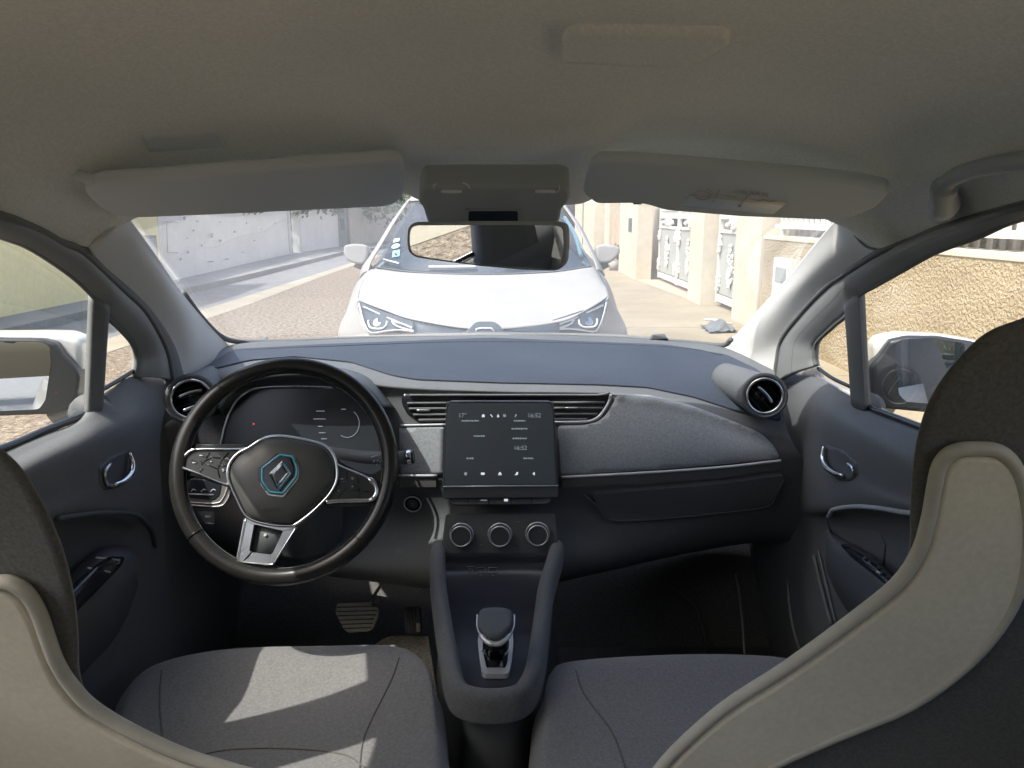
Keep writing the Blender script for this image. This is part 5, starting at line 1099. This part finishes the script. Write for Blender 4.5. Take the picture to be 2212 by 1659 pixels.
for cy in (3.92, 4.62): box('scroll_post', (3.06, cy, 1.275), (3.11, cy + .05, 2.05), X['ironwhite'], rl)
sc = mk('reed_screening', [(3.3, -4, 1.0), (3.3, 9.1, 1.0), (3.3, 9.1, 2.3), (3.3, -4, 2.3)], [(0, 1, 2, 3)], X['screen'], smooth=False, solid=.02); tag(sc, 'grey brown reed screening behind the white railing', 'screening')
mbx = thing('mailbox', 'white wall mailbox with a yellow and red label on the roughcast wall', 'mailbox', (2.93, 8.35, .45))
box('box_body', (2.90, 8.08, .30), (2.965, 8.62, .92), X['ironwhite'], mbx, bevel=.01); box('box_window', (2.893, 8.2, .66), (2.90, 8.52, .82), X['pole'], mbx)
box('sticker_yellow', (2.893, 8.22, .54), (2.90, 8.4, .60), mat('yellow_sticker', (.75, .55, .2), .6), mbx); box('sticker_red', (2.893, 8.36, .46), (2.90, 8.56, .53), mat('red_sticker', (.6, .08, .07), .6), mbx)
# posts and gates
def gpost(y0, y1, x0, label, h=2.5):
    p = thing('gate_post', label, 'gate post', (x0 + .15, (y0 + y1) / 2, 0), 'cream gate posts along the right pavement')
    box('post_body', (x0, y0, 0), (x0 + .34, y1, h), X['cream'], p, bevel=.012, base=True); box('post_cap', (x0 - .03, y0 - .03, h), (x0 + .37, y1 + .03, h + .08), X['cream'], p, bevel=.01); return p
gpost(9.22, 10.25, 2.93, 'cream post between the roughcast wall and the small side gate')
gpost(11.9, 12.75, 2.90, 'cream post between the small side gate and the double gate')
pA = gpost(16.7, 19.4, 2.66, 'broad cream post with a dark intercom, far side of the double gate')
box('intercom', (2.645, 17.4, 1.02), (2.66, 17.85, 1.32), X['dark'], pA, bevel=.006)
bb = box('planter_wall', (2.72, 19.45, 0), (3.0, 21.4, 1.32), X['brown'], base=True); tag(bb, 'low brown rendered wall behind the other car\'s door mirror, beside the broad post', 'wall')
gpost(21.6, 22.6, 2.66, 'slim cream post left of the low brown wall')
gpost(24.9, 28.0, 2.6, 'wide cream post beyond the far small gate')
fw = wall_run('garden_wall', [(2.85, 28.2), (3.2, 40)], 0, 2.3, -.25, X['cream'], 'farthest cream wall on the right, beside the other car\'s windscreen', 'wall')
for (y0, z0, z1) in ((28.6, .2, 2.0),): tube('wall_panel_line', [V((2.84 + .03, y0, z0)), V((2.84 + .03, y0, z1)), V((2.84 + .1, y0 + 4, z1)), V((2.84 + .1, y0 + 4, z0))], .02, X['stain'], fw, n=5)
upw = box('house_wall', (3.6, 19.2, 0), (3.9, 40, 4.2), X['cream'], base=True); tag(upw, 'sunlit cream house wall rising behind the far gates', 'house wall')
hb = box('house_wall', (4.2, 9.3, 0), (4.5, 19.1, 3.8), X['facade'], base=True); tag(hb, 'brown grey house facade glimpsed between the bars of the two white gates', 'house wall')
def lozenge(cx_, y, z, w, h, seed):
    """cast leaf-and-grape ornament: knobbly diamond of small balls"""
    rnd = random.Random(seed); parts = []
    for i in range(46):
        t = rnd.uniform(-1, 1); ww = (1 - abs(t)) ** .8; yy = y + rnd.uniform(-1, 1) * w * ww; zz = z + t * h; r = rnd.uniform(.025, .05)
        v, f = disc_geo(V((cx_ - rnd.uniform(.0, .03), yy, zz)), (-1, rnd.uniform(-.4, .4), rnd.uniform(-.4, .4)), r, 0, .03, 7, r1=r * .5); parts.append((v, f))
    return join(parts)
def gate(label, y0, y1, x, leaves, h=2.35):
    g = thing('double_gate' if leaves == 2 else 'garden_gate', label, 'gate', (x, (y0 + y1) / 2, 0))
    w = (y1 - y0) / leaves
    for L in range(leaves):
        a, b_ = y0 + L * w + .02, y0 + (L + 1) * w - .02
        fr = []
        for bx in (((x, a, .08), (x + .05, a + .07, h)), ((x, b_ - .07, .08), (x + .05, b_, h)), ((x, a + .07, .10), (x + .05, b_ - .07, .2)), ((x, a + .07, 1.12), (x + .05, b_ - .07, 1.17)), ((x, a + .07, 1.32), (x + .05, b_ - .07, 1.37)), ((x, a + .07, h - .06), (x + .05, b_ - .07, h))): fr.append(box_geo(*bx))
        v, f = join(fr); lf = mk('gate_leaf', v, f, X['ironwhite'], g, smooth=False)
        box('sheet_panel', (x + .02, a + .07, .22), (x + .03, b_ - .07, 1.1), X['irongrey'], lf)
        n = max(4, int((b_ - a) / .16)); bars = []
        for i in range(1, n):
            yy = a + .07 + (b_ - a - .14) * i / n; bars.append(box_geo((x + .012, yy - .014, 1.37), (x + .036, yy + .014, h - .06)))
            bars.append(tube_geo(circle_pts(V((x + .015, yy, 1.50)), (1, 0, 0), .04, 10), .012, closed=True, n=5))
        v, f = join(bars); mk('bars', v, f, X['ironwhite'], lf, smooth=False)
        c = (a + b_) / 2; q = [lozenge(x + .018, c, .66, .16, .30, 5 + L)]
        for yy in (a + .12, b_ - .12):
            for z in (.38, .95): q.append(lozenge(x + .018, yy, z, .055, .11, int(z * 100) + L))
        v, f = join(q); mk('ornament', v, f, X['ironwhite'], lf, smooth=False)
        q = [lozenge(x + .018, c, 1.24, (b_ - a) * .33, .05, 15 + L)]; v, f = join(q); mk('frieze_ornament', v, f, X['ironwhite'], lf, smooth=False)
    return g
gate('white double gate with grey sheet panels and cast ornaments', 12.8, 16.65, 3.12, 2)
gate('small white side gate with one ornament next to the roughcast wall', 10.3, 11.85, 3.12, 1)
gate('far small white gate half hidden by the other car\'s mirror', 22.7, 24.8, 2.95, 1)
sheet('gate_threshold', [(2.9, 12.75), (3.7, 12.75), (3.7, 16.7), (2.66, 16.7)], .026, X['brown'])
pl_ = thing('flower_pot', 'small grey flower pot with a dry plant at the foot of the brown wall', 'plant', (2.6, 19.7, 0))
v, f = disc_geo(V((2.6, 19.7, .02)), (0, 0, 1), .12, 0, .24, 20, r1=.15); mk('pot', v, f, X['stain'], pl_)
v, f = crown_geo((2.6, 19.7, .42), (.2, .2, .22), 220, .05, 21); mk('foliage', v, f, X['leafdry'], pl_, smooth=False)
# dark crumpled bag on the pavement
bc = PZ(1553, 712, .03)
rnd = random.Random(4); gx = []
for i in range(9):
    gx.append([V((bc.x + (j - 4) * .045 + rnd.gauss(0, .008), bc.y + (i - 4) * .06 + (j - 4) * .01 + rnd.gauss(0, .008), .03 + max(0, .10 - .012 * ((i - 4) ** 2 + (j - 4) ** 2) * .5) + rnd.uniform(0, .035))) for j in range(9)])
bag = surf('plastic_bag', gx, X['bag'], nu=30, nv=30); tag(bag, 'dark crumpled plastic sheet with a white edge lying on the cream pavement', 'litter')
tube('white_edge', [V((bc.x - .12, bc.y + .22, .12)), V((bc.x - .02, bc.y + .12, .13)), V((bc.x + .08, bc.y + .1, .10)), V((bc.x + .2, bc.y + .15, .08))], .014, X['ironwhite'], bag, ns=20, n=6)
# wires hint / nothing else outside
# ================================================================ the white car parked nose to nose
oc_ = thing('parked_hatchback', 'white hatchback parked facing us, dusty bonnet, stickers in its windscreen corner', 'car', (-.18, 6, 0))
Wp = M['whitedirt']
wg = glass('other_windscreen_glass', (.50, .66, .76), .03, 1.6)
dk = mat('dark_cabin', (.05, .07, .085), .7)
lampc = mat('headlamp_chrome', (.7, .73, .76), .12, 1.0); lampd = mat('headlamp_dark', (.05, .075, .10), .25)
def q(rows, nu=40, nv=30): return grid([[P(*p) for p in r] for r in rows], nu, nv)
hood_rows = [[(795, 586, 5.15), (815, 582, 5.05), (890, 590, 4.96), (1045, 595, 4.90), (1190, 590, 4.96), (1272, 579, 5.05), (1290, 584, 5.15)],
             [(786, 606, 4.98), (812, 604, 4.93), (890, 608, 4.85), (1045, 612, 4.80), (1190, 608, 4.85), (1280, 602, 4.93), (1300, 605, 4.98)],
             [(778, 626, 4.82), (812, 630, 4.75), (895, 638, 4.66), (1045, 640, 4.60), (1190, 637, 4.66), (1284, 627, 4.75), (1308, 622, 4.82)],
             [(774, 645, 4.70), (815, 660, 4.58), (900, 675, 4.46), (1045, 672, 4.38), (1188, 676, 4.46), (1280, 656, 4.58), (1313, 637, 4.70)],
             [(773, 648, 4.67), (825, 668, 4.52), (892, 691, 4.38), (1000, 702, 4.27), (1094, 702, 4.27), (1208, 696, 4.38), (1270, 670, 4.52), (1313, 641, 4.67)]]
# last row must have 7 columns as well
hood_rows[4] = [(773, 648, 4.67), (825, 668, 4.52), (898, 692, 4.38), (1045, 712, 4.24), (1203, 697, 4.38), (1270, 668, 4.52), (1313, 641, 4.67)]
v, f = q(hood_rows, 60, 40)
bon = mk('bonnet', v, f, Wp, oc_, solid=.006)
BS = Skin(bon)
for a in ([(905, 598), (925, 625), (945, 660), (958, 692)], [(1150, 600), (1158, 630), (1152, 660), (1136, 695)]): pass
# bonnet creases as low ridges
for a in ([(858, 600), (850, 625), (842, 650)],): pass
for sg_ in (0, 1):
    tube('shut_line', [P(x if not sg_ else 2086 - x, y - 3 * sg_, Y - .004) for x, y, Y in ((795, 587, 5.15), (786, 607, 4.98), (778, 627, 4.82), (773.5, 646, 4.70))], .005, lampd, bon, ns=20, n=6)
stn = mat('bird_dirt', (.42, .41, .39), .9)
for (x, y, rx, ry) in ((985, 617, 3, 4), (987, 624, 2, 5), (1030, 644, 5, 2), (1119, 660, 1.2, 6), (1050, 631, 2, 2), (1268, 598, 2, 3), (1000, 640, 1.5, 4), (1065, 650, 1, 5), (1015, 655, 1, 4)):
    rnd = random.Random(int(x)); k = 8; pts = [BS.at(x + rx * math.cos(6.28 * i / k) * rnd.uniform(.5, 1), y + ry * math.sin(6.28 * i / k) * rnd.uniform(.5, 1), .005) for i in range(k)]
    mk('dirt_spot', pts, [tuple(range(k))], stn, bon, smooth=False)
# roof
v, f = q([[(886, 434, 5.82), (960, 430, 5.70), (1048, 428, 5.66), (1140, 431, 5.70), (1212, 437, 5.82)], [(890, 424, 6.1), (960, 416, 6.1), (1048, 413, 6.1), (1140, 417, 6.1), (1208, 427, 6.1)], [(893, 419, 6.8), (960, 409, 6.9), (1048, 406, 6.9), (1140, 410, 6.9), (1204, 422, 6.8)], [(897, 421, 7.6), (960, 414, 7.8), (1048, 411, 7.8), (1140, 414, 7.8), (1200, 424, 7.6)]], 30, 20)
mk('roof', v, f, Wp, oc_, solid=.02)
# windscreen pane
ws = [[(888, 442, 5.72), (960, 440, 5.62), (1048, 439, 5.58), (1140, 441, 5.62), (1208, 446, 5.72)], [(858, 490, 5.50), (950, 488, 5.38), (1046, 487, 5.34), (1145, 489, 5.38), (1238, 492, 5.50)], [(830, 540, 5.30), (935, 538, 5.16), (1045, 538, 5.10), (1158, 538, 5.16), (1262, 540, 5.30)], [(811, 574, 5.14), (900, 584, 5.02), (1045, 589, 4.95), (1190, 583, 5.02), (1276, 572, 5.14)]]
v, f = q(ws, 30, 24); wsc = mk('windscreen', v, f, wg, oc_)
WS = Skin(wsc)
# black cowl at its base and wipers
tube('cowl', [P(812, 577, 5.12), P(900, 588, 5.0), P(1045, 592.5, 4.93), P(1190, 587, 5.0), P(1276, 575, 5.12)], .012, M['black'], oc_, ns=40, flat=((0, 0, 1), .5))
for a in ([(928, 582), (975, 581.5), (1032, 580)], [(1092, 580.5), (1120, 582), (1146, 584)], [(830, 566), (848, 571), (865, 575)]): tube('wiper', [WS.at(x, y, .02) for x, y in a], .012, lampc if a[0][0] != 928 else M['silver'], oc_, ns=14, n=6)
# cabin behind the glass
cab = []
v, f = q([[(860, 540, 5.6), (1045, 535, 5.5), (1235, 540, 5.6)], [(820, 582, 5.25), (1045, 592, 5.05), (1268, 580, 5.25)]], 12, 6); mk('dashboard', v, f, dk, oc_)
for x in (935, 1150):
    c = P(x, 520, 6.3); v_, f_ = box_geo(c + V((-.24, 0, -.5)), c + V((.24, .12, .12))); mk('front_seat', v_, f_, M['cloth'], oc_, bevel=.05)
    v_, f_ = box_geo(c + V((-.12, .02, .14)), c + V((.12, .12, .32))); mk('headrest', v_, f_, M['cloth'], oc_, bevel=.04)
ctr = V((-.2, 0, 0))
mk('cabin_back', [V((-.72, 7.9, .6)), V((.36, 7.9, .6)), V((.30, 7.7, 1.42)), V((-.66, 7.7, 1.42))], [(0, 1, 2, 3)], dk, oc_)
tube('steering_wheel', circle_pts(P(1165, 548, 5.75), (0, .9, .4), .18, 30), .016, M['black'], oc_, closed=True)
plate('mirror_inside', Plane(P(1048, 462, 5.75), (0, -1, 0)), rnd_poly([(1018, 456), (1078, 456), (1076, 470), (1020, 470)], 3), -.03, 0, M['black'], oc_, bevel=.004)
# pale green band of windscreen reflection, put in as a coloured strip
for a in ([(1222, 462), (1245, 500), (1258, 545)],): tube('reflection_band', [WS.at(x, y, -.03) for x, y in a], .014, mat('pale_green_reflection', (.45, .55, .52), .5), oc_, ns=16, flat=((0, 1, 0), .5))
# stickers lower left
for pts, c_ in ([(853, 519), (865, 517), (863, 524), (850, 527)], (.62, .78, .74)), ([(850, 545), (865, 542), (864, 556), (848, 559)], (.25, .62, .72)):
    mk('windscreen_sticker', [WS.at(x, y, .012) for x, y in pts], [(0, 1, 2, 3)], mat('sticker', c_, .5), oc_, smooth=False)
mk('windscreen_sticker', [WS.at(856 + 9 * math.cos(i * .42) , 534.5 + 5 * math.sin(i * .42) - 2.2 * math.cos(i * .42), .012) for i in range(15)], [tuple(range(15))], mat('sticker_round', (.5, .68, .64), .5), oc_, smooth=False)
tube('sticker_mark', [WS.at(856, 552, .016), WS.at(858, 555, .016)], .008, lampd, oc_, n=5)
# A pillars and door flanks
for sgn in (-1, 1):
    if sgn < 0:
        rowsP = [[(887, 430, 5.85), (858, 472, 5.62), (826, 526, 5.38), (804, 562, 5.24), (796, 586, 5.16)], [(880, 434, 5.90), (848, 478, 5.66), (815, 532, 5.42), (794, 566, 5.28), (786, 590, 5.20)], [(876, 440, 6.05), (840, 490, 5.85), (806, 545, 5.6), (784, 575, 5.4), (778, 600, 5.3)]]
    else:
        rowsP = [[(1211, 436, 5.85), (1240, 478, 5.62), (1266, 526, 5.38), (1282, 560, 5.24), (1290, 584, 5.16)], [(1218, 440, 5.90), (1248, 482, 5.66), (1274, 530, 5.42), (1290, 563, 5.28), (1298, 586, 5.20)], [(1222, 448, 6.05), (1255, 492, 5.85), (1281, 542, 5.6), (1297, 572, 5.4), (1306, 596, 5.3)]]
    v, f = q(rowsP, 30, 12); mk('pillar', v, f, Wp, oc_, solid=.01)
def mirx(o, x): return x
# side bodies in metres: half width from the outline measured on the photo
cx0 = -.19
for sgn in (-1, 1):
    def B(x, y, z): return V((cx0 + sgn * x, y, z))
    rows = [[B(.66, 5.25, 1.06), B(.70, 5.5, 1.08), B(.74, 6.2, 1.10), B(.74, 7.2, 1.13), B(.62, 8.1, 1.15)],
            [B(.78, 5.2, .95), B(.82, 5.3, .95), B(.85, 6.2, .98), B(.84, 7.2, 1.0), B(.72, 8.2, 1.0)],
            [B(.855, 5.2, .72), B(.865, 5.2, .72), B(.865, 6.2, .72), B(.865, 7.2, .74), B(.76, 8.25, .74)],
            [B(.84, 5.2, .45), B(.84, 5.2, .40), B(.85, 6.2, .35), B(.85, 7.2, .40), B(.76, 8.2, .40)],
            [B(.80, 5.2, .25), B(.80, 5.4, .22), B(.80, 6.2, .20), B(.80, 7.2, .22), B(.70, 8.1, .28)]]
    v, f = grid(rows, 40, 24); mk('flank', v, f, Wp, oc_, solid=.008)
    # wing between headlamp and door
    hx = 773 if sgn < 0 else 1313
    if sgn < 0: wr = [[(773, 647, 4.68), (778, 626, 4.82), (786, 606, 4.98), (795, 586, 5.15)], [(763, 667, 4.72), (766, 645, 4.86), (773, 622, 5.02), (782, 600, 5.22)], [(741, 698, 4.75), (748, 680, 4.9), (756, 655, 5.1), (770, 615, 5.35)], [(735, 730, 4.72), (738, 720, 4.9), (745, 700, 5.1), (758, 650, 5.4)], [(738, 800, 4.68), (738, 790, 4.9), (745, 770, 5.1), (755, 720, 5.4)]]
    else: wr = [[(1313, 640, 4.68), (1308, 622, 4.82), (1300, 605, 4.98), (1290, 584, 5.15)], [(1322, 662, 4.72), (1318, 642, 4.86), (1311, 619, 5.02), (1304, 598, 5.22)], [(1343, 696, 4.75), (1335, 675, 4.9), (1327, 652, 5.1), (1314, 615, 5.35)], [(1351, 728, 4.72), (1346, 712, 4.9), (1338, 695, 5.1), (1326, 650, 5.4)], [(1349, 800, 4.68), (1347, 790, 4.9), (1340, 770, 5.1), (1330, 720, 5.4)]]
    inn = [(777, 651, 4.64), (780, 670, 4.61), (786, 700, 4.55), (800, 724, 4.49), (800, 800, 4.45)]
    wr = [[((x if sgn < 0 else 2086 - x), y + (0 if sgn < 0 else -3), Y)] + r for (x, y, Y), r in zip(inn, wr)]
    v, f = q(wr, 30, 24); mk('front_wing', v, f, Wp, oc_, solid=.008)
    # headlamp
    sx = (lambda x: x) if sgn < 0 else (lambda x: 2086 - x)
    dy = 0 if sgn < 0 else -3
    hlp = [(773, 650, 4.66), (800, 662, 4.60), (830, 674, 4.50), (892, 694, 4.40), (900, 716, 4.36), (800, 722, 4.48), (786, 705, 4.55), (776, 680, 4.62)]
    hp = [P(sx(x), y + dy, Y - .01) for x, y, Y in hlp]; cc = sum(hp, V((0, 0, 0))) / len(hp)
    n_ = (hp[2] - hp[6]).cross(hp[4] - hp[0]).normalized(); n_ = n_ if n_.y < 0 else -n_
    hl = mk('headlamp', *join([ext_geo(hp, n_, -.06, .0)]), lampd, oc_, smooth=False)
    pl = plane3(hp[0], hp[3], hp[5])
    def LT(nm, a, r_, m_): return tube(nm, [pl.hit(sx(x), y + dy, .006) for x, y in a], r_, m_, hl, ns=30, n=8)
    LT('lamp_rim', [(775, 652), (782, 682), (790, 705), (802, 719), (830, 716), (862, 713), (898, 717)], .007, lampc)
    LT('lamp_blade', [(784, 662), (810, 674), (850, 692), (892, 709)], .008, lampc); LT('lamp_blade', [(846, 694), (856, 704), (880, 712), (898, 716)], .008, lampc)
    LT('lamp_ring', [(796, 692), (797, 702), (804, 709), (824, 710), (834, 703), (836, 694)], .006, M['ironwhite'] if 'ironwhite' in M else X['ironwhite'])
    c_ = pl.hit(sx(816), 697 + dy, .0); v_, f_ = disc_geo(c_, pl.n, .032, -.01, .010, 24); mk('projector', v_, f_, lampc, hl, bevel=.008)
    # wheels
    for wy in (5.0, 7.55): wheel_obj(V((cx0 + sgn * .76, wy, .32)), oc_, r=.32)
    # door mirror
    if sgn < 0: mp = [(742, 534), (745, 529), (765, 526), (785, 527), (794, 531), (795, 545), (791, 562), (783, 571), (768, 570), (748, 562), (741, 548)]
    else: mp = [(1287, 535), (1291, 529), (1305, 527), (1328, 529), (1339, 534), (1340, 545), (1333, 556), (1318, 568), (1296, 569), (1288, 560)]
    plm = Plane(P(768 if sgn < 0 else 1314, 548, 5.38), (0, -1, .12))
    msh = plate('door_mirror', plm, rnd_poly(mp, 4), -.12, 0, Wp, oc_, bevel=.045, seg=6)
    tube('mirror_foot', [plm.hit(770 if sgn < 0 else 1310, 566, -.05), plm.hit(788 if sgn < 0 else 1296, 576, -.06), plm.hit(798 if sgn < 0 else 1288, 580, -.03)], [.04, .03, .03], M['black'], msh)
    # side glass
    mk('side_window', [B(.53, 5.9, 1.46), B(.50, 7.5, 1.45), B(.66, 7.6, 1.13), B(.70, 5.35, 1.08)], [(0, 1, 2, 3)], wg, oc_)
# nose: dark grille band with badge hump, bumper
v, f = q([[(892, 694, 4.37), (960, 708, 4.27), (1010, 716, 4.22), (1045, 716, 4.20), (1085, 716, 4.22), (1140, 708, 4.27), (1208, 699, 4.37)], [(895, 722, 4.32), (960, 728, 4.2), (1010, 734, 4.15), (1045, 735, 4.13), (1085, 734, 4.15), (1140, 728, 4.2), (1208, 722, 4.32)], [(895, 745, 4.30), (960, 750, 4.17), (1010, 750, 4.12), (1045, 750, 4.1), (1085, 750, 4.12), (1140, 750, 4.17), (1208, 745, 4.30)]], 40, 10)
mk('grille', v, f, mat('grille_black', (.03, .045, .065), .3), oc_, solid=.01)
ph = Plane(P(1046, 705, 4.16), (0, -1, .45))
plate('badge_housing', ph, rnd_poly([(1002, 722), (1022, 699), (1032, 694), (1064, 694), (1076, 699), (1096, 722)], 6), -.06, 0, lampd, oc_, bevel=.008)
tube('badge_mark', [ph.hit(x, y, .004) for x, y in ((1029, 717), (1029, 711), (1040, 709), (1062, 709), (1068, 718))], .005, M['silver'], oc_, n=6)
rows = [[(738, 735, 4.66), (800, 728, 4.48), (900, 726, 4.34), (1045, 745, 4.12), (1200, 726, 4.34), (1300, 726, 4.48), (1350, 733, 4.66)], [(738, 790, 4.62), (800, 790, 4.42), (900, 790, 4.2), (1045, 795, 4.05), (1200, 790, 4.2), (1300, 790, 4.42), (1350, 790, 4.62)], [(740, 900, 4.66), (800, 910, 4.45), (900, 920, 4.2), (1045, 925, 4.06), (1200, 920, 4.2), (1300, 910, 4.45), (1348, 900, 4.66)]]
v, f = q(rows, 50, 20); mk('bumper', v, f, Wp, oc_, solid=.01)
mk('undertray', [V((-.95, 4.5, .25)), V((.57, 4.5, .25)), V((.57, 8.1, .25)), V((-.95, 8.1, .25))], [(0, 1, 2, 3)], M['black'], oc_, smooth=False)
mk('tailgate', *grid([[V((cx0 + x, 7.8, 1.5 - .1 * abs(x))) for x in (-.52, 0, .52)], [V((cx0 + x, 8.15, 1.12)) for x in (-.64, 0, .64)], [V((cx0 + x, 8.3 - .1 * abs(x), .7)) for x in (-.76, 0, .76)], [V((cx0 + x, 8.2, .28)) for x in (-.74, 0, .74)]], 16, 16), Wp, oc_, solid=.01)
# ================================================================ camera, sun, sky
cam = bpy.data.cameras.new('camera'); co = bpy.data.objects.new('camera', cam); COL.objects.link(co)
cam.sensor_width = 36; cam.lens = F / 2212 * 36; cam.clip_start = .02; cam.clip_end = 400
co.location = CAM; co.rotation_euler = (math.radians(90) - PITCH, 0, 0); S.camera = co
SD = V(SUNDIR).normalized()
el = math.asin(SD.z); az = math.atan2(SD.x, SD.y)
sun = bpy.data.lights.new('sun', 'SUN'); sun.energy = SUNE; sun.angle = math.radians(.5); sun.color = (1, .95, .87)
so = bpy.data.objects.new('sun', sun); COL.objects.link(so); so.rotation_euler = (-SD).to_track_quat('-Z', 'Y').to_euler(); so.location = (-10, -10, 20)
w = bpy.data.worlds.new('World'); S.world = w; w.use_nodes = True; nt = w.node_tree; bg = nt.nodes['Background']
sky = nt.nodes.new('ShaderNodeTexSky'); sky.sky_type = 'NISHITA'; sky.sun_disc = False; sky.sun_elevation = el; sky.sun_rotation = az
sky.dust_density = 5.0; sky.air_density = 1.0; sky.ozone_density = 1.0
nt.links.new(sky.outputs[0], bg.inputs['Color']); bg.inputs['Strength'].default_value = SKYS
S.view_settings.view_transform = 'Standard'; S.view_settings.look = 'None'; S.view_settings.exposure = EXPO; S.view_settings.gamma = 1
c = S.cycles; c.max_bounces = 14; c.diffuse_bounces = 10; c.glossy_bounces = 4; c.transparent_max_bounces = 16; c.transmission_bounces = 6
c.sample_clamp_indirect = 10; c.use_denoising = True; c.caustics_reflective = False; c.caustics_refractive = False
